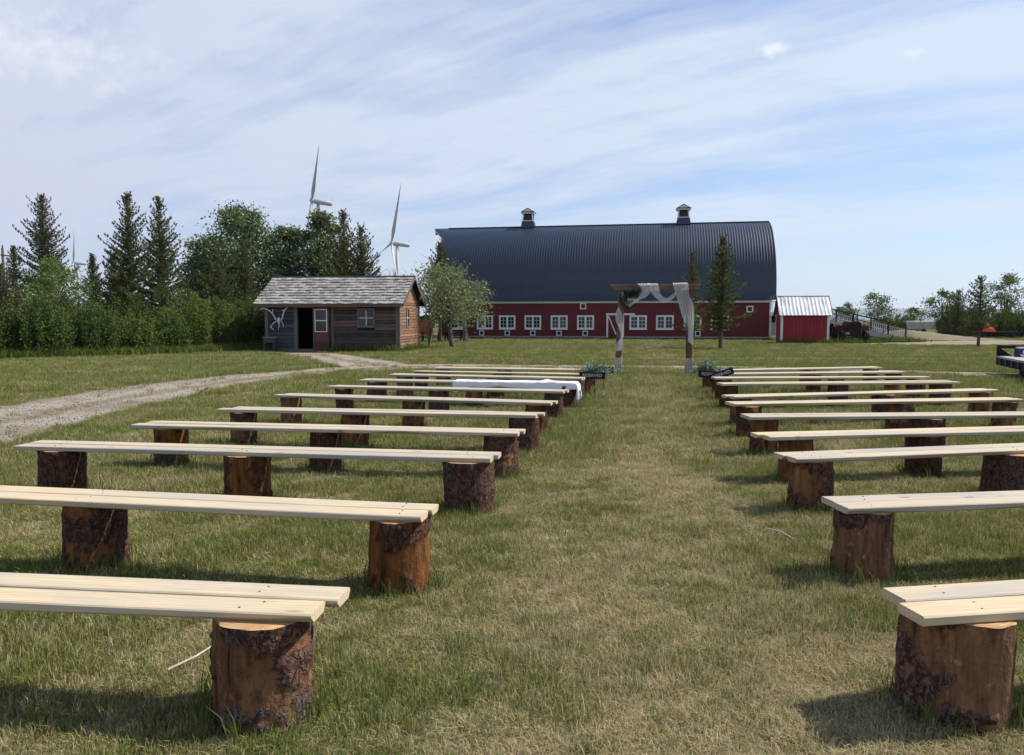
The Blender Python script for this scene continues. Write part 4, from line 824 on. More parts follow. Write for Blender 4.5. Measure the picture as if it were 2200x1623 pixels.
def greenery(x, y, z, label, seed, w=.30):
    o = empty('greenery', (x, y, z), 0, label, 'greenery'); r = np.random.default_rng(seed); C = []; D = []; st = MB()
    for k in range(46):
        dr = Vector((r.normal(0, .75), r.normal(0, .45), abs(r.normal(.35, .5)))).normalized(); L = r.uniform(.16, .46) * w / .30; p0 = Vector((r.normal(0, .10), r.normal(0, .06), r.uniform(0, .06)))
        pts = [p0 + dr * L * t + Vector((0, 0, -.12 * t * t)) for t in (0, .5, 1)]; st.tube(pts, [.004, .003, .002], 4)
        for t in np.linspace(.15, 1, 11):
            for s in (-1, 1):
                sd_ = Vector(r.normal(size=3)).normalized(); C.append(p0 + dr * L * t + Vector((0, 0, -.12 * t * t)) + sd_ * .035); D.append(dr * .4 + sd_)
    st.build('stem', MT['wreath'], o); leaf_cloud('leaves', MT['euca'], C, .062, D, o, .55, seed)
greenery(1.92, 17.35, .50, 'silvery green leaf bouquet behind the left RESERVED signs', 4); greenery(4.42, 17.35, .52, 'silvery green leaf bouquet behind the right RESERVED signs', 9)

# ------------------------------------------------------------------ timber arch, its sheer drape and the wreath
arch = empty('wedding_arch', (4.43, 23.98, 0), R(-9), 'rustic brown timber arch standing at the end of the grass aisle', 'arch')
AW = 1.07
for sx, lean in ((-1, .05), (1, .02)):
    xb = sx * AW - (.02 if sx < 0 else 0)
    MB().bar((xb, 0, .02 + .50), (xb + lean + (.02 if sx < 0 else -.03), 0, 2.615), .19, .19, (0, 1, 0)).build('post', MT['timber'], arch, bevel=.012)
    ft = MB(); ft.hexa([(xb - .125, -.11, 0), (xb + .11, -.11, 0), (xb + .11, .11, 0), (xb - .125, .11, 0), (xb - .105, -.105, .38), (xb + .105, -.105, .58), (xb + .105, .105, .58), (xb - .105, .105, .38)]); o = ft.build('post_lower', MT['palewood'], arch, bevel=.008); o['label'] = 'pale lower section of the arch post'  # lower section of each post in a paler colour, its upper edge slanted
bm_ = MB(); bm_.prism([(-1.40, 2.80), (1.40, 2.80), (1.28, 2.62), (-1.24, 2.62)], -.10, .10); bm_.build('beam', MT['timber'], arch, bevel=.01)
bm_ = MB(); bm_.prism([(-1.36, 2.80), (1.36, 2.80), (1.24, 2.64), (-1.2, 2.64)], .105, .20); bm_.build('beam', MT['timber'], arch)
MB().bar((.98, .0, 2.20), (.62, 0, 2.62), .08, .08, (0, 1, 0)).build('brace', MT['timber'], arch); MB().bar((-.98, .0, 2.20), (-.62, 0, 2.62), .08, .08, (0, 1, 0)).build('brace', MT['timber'], arch)
def band(name, rows, n=14, seed=0, amp=.025, fr=5):
    """soft strip: rows of (left point, right point), folded across"""
    r = np.random.default_rng(seed); rows = np.array(rows, float); m = len(rows) * 7; t = np.linspace(0, len(rows) - 1, m); ph = r.uniform(0, 6, 4)
    def cr(tt, k):      # smooth interpolation
        i = int(min(tt, len(rows) - 1.001)); f = tt - i; p = [rows[max(i - 1, 0)], rows[i], rows[i + 1], rows[min(i + 2, len(rows) - 1)]]
        return .5 * (2 * p[1] + (p[2] - p[0]) * f + (2 * p[0] - 5 * p[1] + 4 * p[2] - p[3]) * f * f + (3 * p[1] - p[0] - 3 * p[2] + p[3]) * f ** 3)
    V = []
    for tt in t:
        a, b = cr(tt, 0)
        for u in np.linspace(0, 1, n * 3):
            p = a + (b - a) * u; w_ = np.linalg.norm(b - a); f = amp * (.5 + .8 * min(w_, .4)) * (math.sin(u * fr * 6.28 + ph[0] + tt * .5) + .5 * math.sin(u * fr * 12.1 + ph[1]))
            V.append((p[0], p[1] - abs(f) - .004, p[2] + f * .3))
    nn = n * 3; i = (np.arange(m - 1)[:, None] * nn + np.arange(nn - 1)[None]).ravel()
    return npmesh(name, V, [np.stack([i, i + 1, i + nn + 1, i + nn], 1)], [MT['sheer']], smooth=True)
dr = empty('drape', (4.43, 23.98, 0), R(-9), 'sheer white fabric swagged along the arch beam and wound down its posts', 'drape')
Yf = -.13
obj('swag', band('swag', [((-.56, .05, 2.83), (-.18, .05, 2.83)), ((-.50, Yf, 2.80), (-.12, Yf, 2.78)), ((-.40, Yf - .03, 2.60), (-.14, Yf - .03, 2.56)), ((-.54, Yf - .03, 2.36), (-.30, Yf - .03, 2.40)), ((-.74, Yf, 2.12), (-.52, Yf - .02, 2.36)), ((-.90, Yf, 2.16), (-.80, Yf, 2.40)), ((-1.0, Yf, 2.42), (-.94, Yf, 2.50)), ((-1.02, -.05, 2.6), (-.98, -.05, 2.62))], seed=1, fr=4), dr)
obj('swag', band('swag', [((-.24, .05, 2.83), (.08, .05, 2.83)), ((-.22, Yf, 2.80), (.10, Yf, 2.79)), ((-.12, Yf - .02, 2.56), (.14, Yf - .02, 2.60)), ((.08, Yf - .03, 2.34), (.20, Yf - .03, 2.46)), ((.34, Yf - .03, 2.24), (.36, Yf - .03, 2.38)), ((.58, Yf - .02, 2.38), (.52, Yf - .02, 2.48)), ((.66, Yf, 2.52), (.64, Yf, 2.58))], seed=2, fr=4), dr)
obj('curtain', band('curtain', [((.56, .08, 2.83), (.98, .08, 2.83)), ((.55, Yf, 2.81), (1.0, Yf, 2.81)), ((.62, Yf - .02, 2.52), (1.05, Yf - .01, 2.45)), ((.74, Yf - .02, 2.15), (1.16, Yf, 2.2)), ((.84, Yf - .01, 1.80), (1.20, Yf, 1.85)), ((1.0, Yf, 1.50), (1.19, Yf, 1.45)), ((1.03, Yf, 1.25), (1.18, Yf, 1.15)), ((1.02, Yf, 1.05), (1.17, Yf, .92))], seed=3, fr=6), dr)
obj('wrap', band('wrap', [((-1.17, Yf, 1.98), (-1.10, Yf, 2.12)), ((-1.19, Yf, 1.70), (-1.0, Yf, 1.92)), ((-1.08, Yf - .01, 1.45), (-.96, Yf - .01, 1.62)), ((-1.03, Yf, 1.15), (-.95, Yf, 1.35)), ((-1.17, Yf, .95), (-.97, Yf, 1.12)), ((-1.18, Yf, .86), (-.97, Yf, .95)), ((-1.17, Yf, .72), (-1.0, Yf, .76))], seed=5, fr=3), dr)
wr = empty('wreath', (0, 0, 0), 0, 'dark leafy garland hanging in the upper left corner of the arch', 'garland')
wr.location = arch.matrix_basis @ Vector((-.72, -.12, 2.5)); wr.rotation_euler = (0, 0, R(-9)); r = np.random.default_rng(8); C = []
MB().tube([(.10, .02, .12), (-.12, .0, -.02), (-.2, 0, -.2), (-.06, 0, -.38)], [.012, .012, .01, .006], 6).build('stem', MT['barkd'], wr)
for t in r.random(330):
    b_ = np.array([np.interp(t, [0, .35, .65, 1], c) for c in ((.26, -.10, -.2, -.06), (0, 0, 0, 0), (.08, .0, -.2, -.40))]); C.append(b_ + r.normal(0, [.085, .05, .075]))
leaf_cloud('leaves', MT['wreath'], C, .10, None, wr, .55, 3)

# ------------------------------------------------------------------ black flatbed trailer at the right edge
tdir = math.atan2(-2.8, -1.1)
tr = empty('trailer', (15.5, 24.55, 0), R(-21), 'black steel flatbed trailer with open head rail at the right edge', 'trailer')
MB().box(0, 2.3, -4.6, -.06, .50, .56).build('deck', MT['deck'], tr)
MB().box(0, .1, -4.6, -.11, .28, .498).build('side_rail', MT['black'], tr); MB().box(2.2, 2.3, -4.6, -.11, .28, .498).build('side_rail', MT['black'], tr)
for k in range(6): MB().box(-.05, -.002, -4.4 + k * .72, -4.3 + k * .72, .30, .50).build('stake_pocket', MT['darksteel'], tr)
MB().box(0, 2.3, -.10, 0, .28, .498).build('end_rail', MT['black'], tr)
for x in (0, 2.2): MB().box(x, x + .1, -.058, .04, .28, .90).build('post', MT['black'], tr)
MB().box(.1, 2.2, -.05, .03, .80, .90).build('head_rail', MT['black'], tr)
MB().prism([(.1, .56), (.42, .56), (.1, .8)], -.04, .02).build('gusset', MT['black'], tr)
for x in (.12, 2.0): MB().box(x, x + .2, -2.6, -2.35, .0, .28).build('leg', MT['black'], tr)
for y in (-3.3, -4.1):
    for x in (.15, 1.95): MB().tube([(x - .1, y, .30), (x + .1, y, .30)], .29, 18).build('wheel', MT['tyre'], tr)
cb = empty('carton', (0, 0, 0), 0, 'navy blue carton with a white ring emblem lying on the trailer deck', 'carton'); cb.location = tr.matrix_basis @ Vector((.55, -.62, .562)); cb.rotation_euler = (0, 0, R(-12))
MB().box(-.17, .17, -.13, .13, 0, .26).build('box', MT['navybox'], cb, bevel=.008); MB().box(-.13, .15, -.10, .12, .262, .30).build('lid', MT['white'], cb)
em = MB(); n = 20
for k in range(n):
    a0, a1 = 2 * math.pi * k / n, 2 * math.pi * (k + 1) / n
    em.hexa([(.04 + ra * math.cos(a), -.131 - d_, .15 + ra * math.sin(a)) for d_ in (0, .003) for ra, a in ((.045, a0), (.07, a0), (.07, a1), (.045, a1))])
em.build('emblem', MT['white'], cb)
MB().bar((-.1, -.17, .06), (.2, -.17, .0), .012, .05).build('flap', MT['white'], cb)
# ------------------------------------------------------------------ wind turbines, pole, picnic tables, far things
def turbine(x, y, hub, L, yaw, phi, label, tilt=5):
    o = empty('wind_turbine', (x, y, 0), 0, label, 'wind turbine', 'white wind turbines beyond the farm'); ax = Vector((math.cos(yaw), math.sin(yaw), math.sin(R(tilt)))).normalized()   # from tower towards the rotor
    MB().tube([(0, 0, -8), (0, 0, hub * .5), (0, 0, hub - 1.6)], [1.75, 1.45, 1.05], 20, True).build('tower', MT['turb'], o, smooth=True)
    h = Vector((0, 0, hub)); MB().tube([h + ax * 3.0, h + ax * 2.4, h - ax * 8.0, h - ax * 9.4], [1.3, 1.75, 1.7, 1.2], 12).build('nacelle', MT['turb'], o, smooth=True)
    MB().bar(h - ax * 8.6 + Vector((0, 0, 1.5)), h - ax * 9.4 + Vector((0, 0, 3.2)), .25, .3, (1, 0, 0)).build('wind_vane', MT['turb'], o)
    c = h + ax * 4.0; MB().tube([c - ax * 1.1, c, c + ax * .9, c + ax * 1.6], [1.4, 1.5, 1.1, .2], 14).build('hub', MT['turb'], o, smooth=True)
    side = ax.cross(Vector((0, 0, 1))).normalized(); up = side.cross(ax).normalized()
    for k in range(3):
        a = phi + k * 2 * math.pi / 3; d_ = side * math.sin(a) + up * math.cos(a); ch = ax.cross(d_).normalized(); mb = MB(); st = []
        for t, cw_, tk, tw in ((.03, 1.0, 1.0, 0), (.08, 1.2, 1.0, .2), (.2, 1.9, .55, .25), (.45, 1.35, .35, .15), (.75, .85, .2, .05), (1, .12, .06, 0)):
            p = c + d_ * L * t; e = (ch * math.cos(tw * 2.4 + .55) + ax * math.sin(tw * 2.4 + .55)); f_ = d_.cross(e).normalized()
            st.append([p + e * cw_ * math.cos(q_) * .72 + f_ * tk * .8 * math.sin(q_) for q_ in np.linspace(0, 2 * math.pi, 10, endpoint=False)])
        for s_ in st: mb.v += [tuple(v) for v in s_]
        for i_ in range(5):
            for j_ in range(10): mb.f.append((i_ * 10 + j_, i_ * 10 + (j_ + 1) % 10, (i_ + 1) * 10 + (j_ + 1) % 10, (i_ + 1) * 10 + j_))
        mb.build('blade', MT['turb'], o, smooth=True)
turbine(-129.5, 520, 80.5, 41.5, R(197), R(-42 + 360), 'large white wind turbine with a side-on nacelle, left one behind the poplars', 7)
turbine(-83.0, 560, 56.6, 43.5, R(204), R(-22), 'white wind turbine with open blades standing above the cabin roof', 4)
turbine(-505.0, 900, 67.5, 38, R(200), R(-6), 'tiny pale wind turbine glimpsed between the far left spruces', 4)
po = empty('utility_pole', (-46.0, 70, 0), R(8), 'grey wooden utility pole with a crossarm at the far left', 'utility pole')
MB().tube([(0, 0, 0), (0, 0, 8.2)], [.16, .11], 8).build('pole', MT['bark'], po); MB().bar((-.1, -.15, 7.55), (1.6, -.15, 7.35), .1, .12).build('crossarm', MT['bark'], po)
MB().tube([(1.45, -.15, 6.75), (1.45, -.15, 7.3)], .10, 8).build('insulator', MT['darksteel'], po); MB().tube([(0, 0, 8.2), (0, 0, 8.45)], .05, 6).build('insulator', MT['darksteel'], po)
def picnic(x, y, rz, label):
    o = empty('picnic_table', (x, y, 0), rz, label, 'picnic table', 'dark picnic tables left of the barn')
    for k in range(4): MB().box(-.9, .9, -.36 + k * .185, -.36 + k * .185 + .17, .72, .76).build('top_board', MT['black'], o)
    for s in (-1, 1): MB().box(-.9, .9, s * .72 - .13, s * .72 + .13, .42, .46).build('seat', MT['black'], o)
    for xx in (-.65, .65):
        for s in (-1, 1): MB().bar((xx, s * .72, 0), (xx, s * .25, .718), .05, .12, (1, 0, 0)).build('leg', MT['black'], o)
        MB().box(xx + .03, xx + .07, -.8, .8, .34, .418).build('cross_brace', MT['black'], o)
picnic(-6.55, 62.0, R(10), 'dark picnic table in the shade left of the barn, clear of the tree trunks'); picnic(-4.7, 62.6, R(-6), 'dark picnic table partly hidden behind the twin tree trunks by the barn')
o = empty('privy', (-10.6, 88, 0), R(8), 'tiny red brown outbuilding far behind, between cabin and barn', 'outbuilding')
MB().box(0, 1.6, 0, 1.6, 0, 1.9).build('wall', m_plain('faded_red_paint', (.33, .10, .06), .8), o); MB().prism([(-.15, 1.9), (1.75, 1.9), (.8, 2.4)], -.15, 1.75).build('roof', MT['darksteel'], o)
o = empty('storage_trailer', (51.2, 98, 0), R(-4), 'long low white roofed trailer parked far off by the right hedge', 'storage trailer')
MB().box(0, 5.6, 0, 2.3, .5, 1.35).build('body', MT['deck'], o, bevel=.05); MB().box(-.05, 5.65, -.05, 2.35, 1.352, 1.6).build('roof', MT['white'], o, bevel=.05)
for x in (1.2, 4.2): MB().tube([(x, -.05, .3), (x, .2, .3)], .3, 12).build('wheel', MT['tyre'], o)
o = empty('covered_load', (43.6, 70.6, 0), R(-8), 'orange tarpaulin covered load on a dark low trailer under the right trees', 'covered load')
MB().box(-.9, 3.0, 0, 1.6, .42, .62).build('bed', MT['black'], o)
MB().add([(.0, .3, .62), (.95, .3, .62), (1.15, 1.2, .62), (.1, 1.2, .62), (.08, .4, .95), (.8, .4, .90), (.85, 1.1, .95), (.15, 1.1, 1.0), (.3, .7, 1.4)], [(0, 1, 5, 4), (1, 2, 6, 5), (2, 3, 7, 6), (3, 0, 4, 7), (4, 5, 8), (5, 6, 8), (6, 7, 8), (7, 4, 8), (0, 3, 2, 1)]).build('tarpaulin', MT['orange'], o)
for x in (-.2, 2.2): MB().tube([(x, -.02, .25), (x, .2, .25)], .25, 12).build('wheel', MT['tyre'], o)
sk = MB().tube([(-1.63, 3.52, .05), (-1.55, 3.66, .055), (-1.49, 3.79, .07)], [.006, .005, .003], 6).build('stick', MT['palewood'], None); tag(sk, 'thin pale splinter of wood lying in the grass under the nearest left bench', 'stick')
sk = MB().tube([(2.02, 6.0, .05), (2.09, 5.86, .06), (2.13, 5.7, .05)], [.005, .006, .003], 6).build('stick', MT['palewood'], None); tag(sk, 'thin pale strip of bark in the grass left of the right hand logs', 'stick')
# ------------------------------------------------------------------ trees and shrubs
def spruce(name, x, y, h, rmax, label, mat='needle', zb=.3, seed=0, group=None, sparse=1.0, top_p=.85, hollow=0):
    r = np.random.default_rng(seed); o = empty(name, (x, y, 0), r.uniform(0, 6), label, 'spruce', group)
    MB().tube([(0, 0, -.05), (0, 0, h * .3), (.0, 0, h * .7), (0, 0, h)], [.014 * h + .04, .011 * h + .03, .006 * h + .015, .01], 8).build('trunk', MT['barkd'], o)
    C = []; D = []; S = []; br = MB(); z = zb
    while z < h * .985:
        t = (z - zb) / (h - zb); L0 = rmax * (1 - t) ** top_p + .12; nb = int((7 if t < .7 else 5) * sparse + .5); a0 = r.uniform(0, 6)
        for k in range(max(nb, 3)):
            a = a0 + 6.283 * k / max(nb, 3) + r.normal(0, .25); L = L0 * r.uniform(.5, 1.2) * (1.35 if r.random() < .12 else 1)
            up = -.12 + .75 * t + r.normal(0, .08); dirh = np.array([math.cos(a), math.sin(a)]); ns = max(3, int(L / .15)); zz = z + r.uniform(-.06, .06)
            pts = []
            for q in range(ns + 1):
                f = q / ns; pts.append(np.array([dirh[0] * L * f, dirh[1] * L * f, zz + L * (up * f + .40 * f * f - .14 * f * (1 - t))]))
            br.tube([tuple(p) for p in (pts[0], pts[ns // 2], pts[-1])], [.012 + .012 * L, .008 + .006 * L, .004], 4, False)
            for q in range(1, ns + 1):
                f = q / ns; tang = pts[q] - pts[q - 1]; tang /= np.linalg.norm(tang); side = np.array([-dirh[1], dirh[0], 0])
                wd = .32 * L * (1 - f * .75) + .08
                for s in range(7 if t < .8 else 5):
                    sx = r.uniform(-1, 1); C.append(pts[q] + side * sx * wd * .6 - tang * .12 * abs(sx) + np.array([0, 0, r.normal(.0, .045)])); D.append(tang * .9 + side * sx * 1.1 + np.array([0, 0, .25])); S.append((.25 if h > 6 else .18) * (1 - .25 * t))
        z += (.30 if h > 7 else .24 if h > 5 else .20) * (1 - .35 * t) / max(sparse, .7)
    for q in range(16): C.append(np.array([0, 0, h * (1 - .05 * r.random())]) + r.normal(0, .03, 3)); D.append(np.array([r.normal(0, .3), r.normal(0, .3), 1])); S.append(.16)
    br.build('branches', MT['barkd'], o)
    leaf_cloud('crown', MT[mat], C, np.array(S), D, o, .34, seed)
    return o
def broadleaf(name, x, y, h, w, label, mat='poplar', base=.2, seed=0, group=None, leaf=.17, n=7000, trunk=None, lobes=9, stems=1, cat='tree', lean=0.0, bark='bark', clump=.42, gap=.0):
    r = np.random.default_rng(seed); o = empty(name, (x, y, 0), 0, label, cat, group); zb = h * base
    cen = []
    for k in range(lobes):
        t = (k + .5) / lobes; zc = zb + (h - zb) * (.10 + .84 * t); env = math.sin(math.pi * (.14 + .80 * t)) ** .7; a = k * 2.4 + r.uniform(-.5, .5)
        cen.append((np.array([math.cos(a) * w * .30 * env * r.uniform(.6, 1.3), math.sin(a) * w * .30 * env * r.uniform(.6, 1.3), zc]), w * .27 * (env * .8 + .25) * r.uniform(.75, 1.15)))
    tm = trunk or .02 * h + .03; lm = MB(); tops = []
    for s in range(stems):
        off = Vector((r.uniform(-.25, .25), r.uniform(-.15, .15), 0)) * (stems > 1); sk = [off + Vector((0, 0, -.05)), off + Vector((lean * .3, 0, zb * .6)), off * 1.4 + Vector((lean * .7, 0, zb + .2 * (h - zb))), off * 1.5 + Vector((lean, 0, zb + .65 * (h - zb)))]
        MB().tube(sk, [tm, tm * .8, tm * .6, tm * .2], 8).build('trunk', MT[bark], o)
        tops.append(sk)
    tips = []
    for c, rad in cen:
        sk = tops[r.integers(0, stems)]; f = r.uniform(.25, .8); st = sk[1].lerp(sk[3], f * .8); cc = Vector(c) + Vector((lean * .8, 0, 0))
        lm.tube([st, st.lerp(cc, .5) + Vector((0, 0, -.1)), cc], [tm * .4, tm * .26, tm * .1], 5, False)
        for q in range(7):
            d = r.normal(size=3); d /= np.linalg.norm(d); d[2] = abs(d[2]) * .7 - .1; e = np.array(cc) + d * rad * r.uniform(.7, 1.35); lm.tube([cc, cc.lerp(Vector(e), .5), Vector(e)], [tm * .12, tm * .08, .006], 4, False); tips.append((e, rad)); tips.append((np.array(cc.lerp(Vector(e), .55)), rad))
    lm.build('limbs', MT[bark], o)
    per = max(8, n // len(tips)); C = []
    for e, rad in tips:
        if r.random() < gap: continue
        C.append(e + r.normal(0, 1, (per, 3)) * np.array([1, 1, .8]) * rad * clump)
    C = np.concatenate(C); C = C[C[:, 2] > zb * .75]
    leaf_cloud('crown', MT[mat], C, leaf, None, o, .7, seed + 1); return o
def shrub(name, x, y, h, w, label, mat='hedge', seed=0, n=70, group='leafy shrubs of the windbreak hedge', leaf=.13, dens=1.0, cat='shrub', spread=.5):
    r = np.random.default_rng(seed); o = empty(name, (x, y, 0), 0, label, cat, group); st = MB(); C = []; D = []
    for k in range(n):
        a = r.uniform(0, 6.283); b = r.random() ** .5 * w / 2; p0 = np.array([math.cos(a) * b * .75, math.sin(a) * b * .55, 0]); hh = h * r.uniform(.55, 1.08) * (1 - .35 * (b / (w / 2)) ** 2); tip = p0 * (1 + spread * .5) + np.array([r.normal(0, .16) * w * .3, r.normal(0, .12) * w * .3, hh])
        if r.random() < .3: st.tube([tuple(p0), tuple((p0 + tip) / 2 + np.array([0, 0, .05])), tuple(tip)], [.02, .013, .005], 4, False)
        m = int((34 + 34 * hh) * dens); f = r.random(m) ** .9; P = p0 + (tip - p0) * f[:, None] + r.normal(0, 1, (m, 3)) * np.array([.125, .125, .10]) * (1.15 - .8 * f)[:, None] * (1 + .12 * w); C.append(P); D.append(np.tile((tip - p0) / hh * .5, (m, 1)))
    C = np.concatenate(C); D = np.concatenate(D); k = C[:, 2] > .02
    st.build('stems', MT['barkd'], o); leaf_cloud('foliage', MT[mat], C[k], leaf, D[k], o, .5, seed); return o
def bare_tree(x, y, h, label, seed, n=9, spread=.35, mat='bark', bend=0.0, group=None):
    r = np.random.default_rng(seed); o = empty('bare_shrub', (x, y, 0), 0, label, 'bare shrub', group)
    m = MB(); m2 = MB()
    for k in range(n):
        a = r.uniform(0, 6.28); tip = Vector((math.cos(a) * spread * h * r.uniform(.3, 1) + bend, math.sin(a) * spread * h * .5, h * r.uniform(.7, 1))); mid = tip * .5 + Vector((-bend * .6, 0, .1 * h)); m.tube([(0, 0, 0), mid, tip], [.045, .028, .01], 5)
        for q in range(7):
            f = r.uniform(.4, .95); p = mid.lerp(tip, f); e = p + Vector((r.normal(0, .09) * h, r.normal(0, .06) * h, abs(r.normal(.10, .06)) * h)); m2.tube([p, p.lerp(e, .5) + Vector((0, 0, .05)), e], [.016, .011, .006], 4)
    m.build('trunk', MT[mat], o); m2.build('twigs', MT[mat], o)
sp = 'needled'
spruce('spruce_tree', -33.2, 55.0, 10.6, 2.5, 'tall wide blue green spruce rising left of the tiny far turbine', sp, .4, 1, top_p=.75)
spruce('spruce_tree', -37.3, 58.0, 7.2, 1.35, 'narrow spruce standing next to the utility pole at the far left', sp, .4, 2)
spruce('spruce_tree', -25.7, 52.0, 10.2, 2.3, 'tallest pointed spruce, left one of the pair behind the hedge', 'needle', .3, 3, top_p=.8)
spruce('spruce_tree', -22.7, 50.0, 9.6, 2.5, 'tall spruce with side arms, right one of the pair behind the hedge', 'needle', .3, 4, top_p=.9)
spruce('spruce_tree', -32.5, 60.0, 6.8, 1.35, 'slim spruce just right of the tiny far turbine', sp, .3, 5)
spruce('spruce_tree', -29.8, 45.0, 4.9, 1.7, 'low bushy spruce cut off by the left picture edge', sp, .2, 6, top_p=.8)
spruce('spruce_tree', -27.8, 54.0, 6.3, 1.9, 'short dark spruce at the left foot of the tall pair', 'needle', .2, 7, top_p=.8)
spruce('spruce_tree', -19.9, 52.0, 6.2, 2.1, 'short dense spruce between the tall pair and the poplars', 'needle', .2, 8, top_p=.8)
spruce('spruce_tree', -12.6, 58.0, 9.9, 2.3, 'olive green spruce with a bare topmost shoot above the cabin roof', 'needley', .3, 9, top_p=.85)
spruce('spruce_tree', -10.9, 56.0, 8.5, 2.2, 'spruce behind the cabin roof nearest the open bladed turbine', 'needley', .3, 10, top_p=.7)
spruce('spruce_tree', -18.6, 54.0, 7.6, 1.3, 'thin olive spruce in front of the dark poplars', 'needle', .3, 12)
spruce('spruce_tree', -5.6, 60.0, 7.7, 1.7, 'dark spruce standing at the barn left corner behind the leafy tree', 'needle', 2.2, 13, top_p=.8)
spruce('spruce_tree', 10.95, 46.9, 5.85, .95, 'smaller brown tipped young spruce seen just behind the arch', 'needley', 1.15, 14, sparse=.8, top_p=.8)
spruce('spruce_tree', 12.12, 44.65, 6.55, 1.25, 'taller brown tipped young spruce in front of the barn right of the arch', 'needley', 1.25, 15, sparse=.9, top_p=.8)
spruce('spruce_tree', 28.95, 47.7, 4.35, 1.05, 'lone spruce with a bare lower trunk at the right lawn edge', 'needle', 1.3, 16, sparse=.85, top_p=.7)
spruce('spruce_tree', 44.0, 76.0, 4.6, 1.7, 'small greyish spruce in the right hedge beside the lone spruce', 'needle', .2, 17, top_p=.8)
broadleaf('poplar_tree', -20.9, 60.0, 10.6, 5.4, 'big dark green poplar, leftmost of the clump behind the cabin', 'poplar', .16, 21, n=17000, lobes=18, gap=.06, leaf=.20, clump=.42)
broadleaf('poplar_tree', -17.8, 62.0, 9.2, 4.6, 'rounded poplar in the middle of the clump behind the cabin', 'poplar', .16, 22, n=14500, lobes=16, gap=.06, leaf=.20, clump=.42)
broadleaf('poplar_tree', -14.9, 61.0, 10.4, 3.6, 'tall bright edged poplar hiding the base of the big turbine', 'poplar', .16, 23, n=14500, lobes=16, gap=.06, leaf=.20, clump=.42)
broadleaf('poplar_tree', -23.3, 60.0, 7.0, 4.2, 'low poplar filling the gap behind the tall spruce pair', 'poplar', .14, 24, n=11500, lobes=14, gap=.06, leaf=.20, clump=.44)
broadleaf('poplar_tree', -24.5, 62.0, 8.4, 4.4, 'bushy poplar showing between the two tall spruces', 'poplar', .14, 26, n=11500, lobes=14, gap=.06, leaf=.20, clump=.44)
broadleaf('young_aspen', -25.9, 44.0, 5.1, 3.3, 'light green young tree with a slender pale trunk before the big left spruce', 'light', .30, 25, n=4200, leaf=.14, trunk=.06, lobes=8, bark='twig', gap=.1)
broadleaf('alder_tree', -3.75, 46.9, 4.9, 4.7, 'sparse pale leafed tree with twin trunks left of the barn windows', 'alder', .20, 31, n=6200, leaf=.14, trunk=.14, lobes=15, stems=2, lean=-.4, clump=.33, gap=.16, bark='bark')
broadleaf('alder_tree', -3.6, 59.0, 4.7, 3.8, 'smaller leafy tree with one thick trunk against the barn wall', 'alder', .30, 32, n=3000, leaf=.14, trunk=.20, lobes=7, gap=.1)
bare_tree(-5.3, 49.0, 5.6, 'leafless curving saplings between cabin and leafy tree', 41, 7, .22, bend=-.5)
bare_tree(-7.9, 52.0, 4.9, 'thin bare shrub twigs just above the cabin roof by the turbine tower', 42, 12, .34)
# hedge on the left: each shrub a thing, label by look and neighbour
hl = [(-23.6, 33.8, 3.3, 3.4, 'hedged', 'tall dark shrub cut off by the left picture edge'), (-21.4, 34.9, 2.8, 3.0, 'hedge', 'shaggy olive shrub, second from the left picture edge'), (-19.9, 36.4, 2.7, 2.9, 'hedge', 'mid height shrub below the light green young tree'), (-18.6, 38.0, 2.1, 2.6, 'hedgey', 'low bright shrub bulging out onto the lawn'), (-17.7, 39.6, 2.2, 2.5, 'hedge', 'low rounded shrub right of the bright bulging one'), (-17.6, 41.6, 3.3, 3.0, 'hedgey', 'tall feathery yellow green shrub below the right tall spruce'), (-16.4, 43.2, 3.1, 2.9, 'hedgey', 'upright yellow green shrub in the right half of the hedge'), (-15.6, 44.6, 3.1, 2.8, 'hedge', 'dense shrub one step left of the cabin'), (-14.5, 45.6, 3.4, 2.6, 'hedged', 'darker shrub pressed against the cabin left wall'), (-22.8, 38.5, 3.2, 3.4, 'hedged', 'dark shrub at the back of the hedge below the wide spruce'), (-20.6, 42.0, 3.2, 3.4, 'hedged', 'dark tall shrub behind the low rounded one'), (-19.0, 44.5, 3.5, 3.2, 'hedge', 'high leafy shrub at the foot of the tall spruce pair')]
for k, (x, y, h, w_, m_, lab) in enumerate(hl): shrub('shrub', x, y, h, w_, lab, m_, 60 + k, n=150, leaf=.12, dens=.8)
# right side growth
broadleaf('distant_tree', 47.4, 85, 5.0, 3.2, 'two lobed open tree standing above the right hedge', 'light', .22, 51, n=2600, leaf=.2, lobes=7, stems=2, gap=.15, bark='barkd', group=None)
broadleaf('distant_tree', 52.5, 82, 6.6, 3.6, 'tall airy tree behind the lone spruce on the right', 'light', .2, 52, n=3000, leaf=.2, lobes=9, stems=2, gap=.15, bark='barkd')
broadleaf('distant_tree', 52.2, 110, 5.4, 4.0, 'small round tree on the horizon above the ramp rail', 'poplar', .2, 53, n=2000, leaf=.26, lobes=7, gap=.1)
broadleaf('distant_tree', 50.5, 118, 3.6, 3.0, 'tiny tree on the horizon where the ramp rail starts', 'poplar', .2, 54, n=900, leaf=.28, lobes=5)
broadleaf('distant_tree', 58.4, 112, 3.5, 3.0, 'tiny tree on the horizon right of the round one', 'poplar', .2, 55, n=900, leaf=.28, lobes=5)
broadleaf('distant_tree', 46.0, 105, 4.0, 2.6, 'thin topped tree just peeping over the ramp beside the shed roof', 'poplar', .3, 56, n=700, leaf=.26, lobes=5)
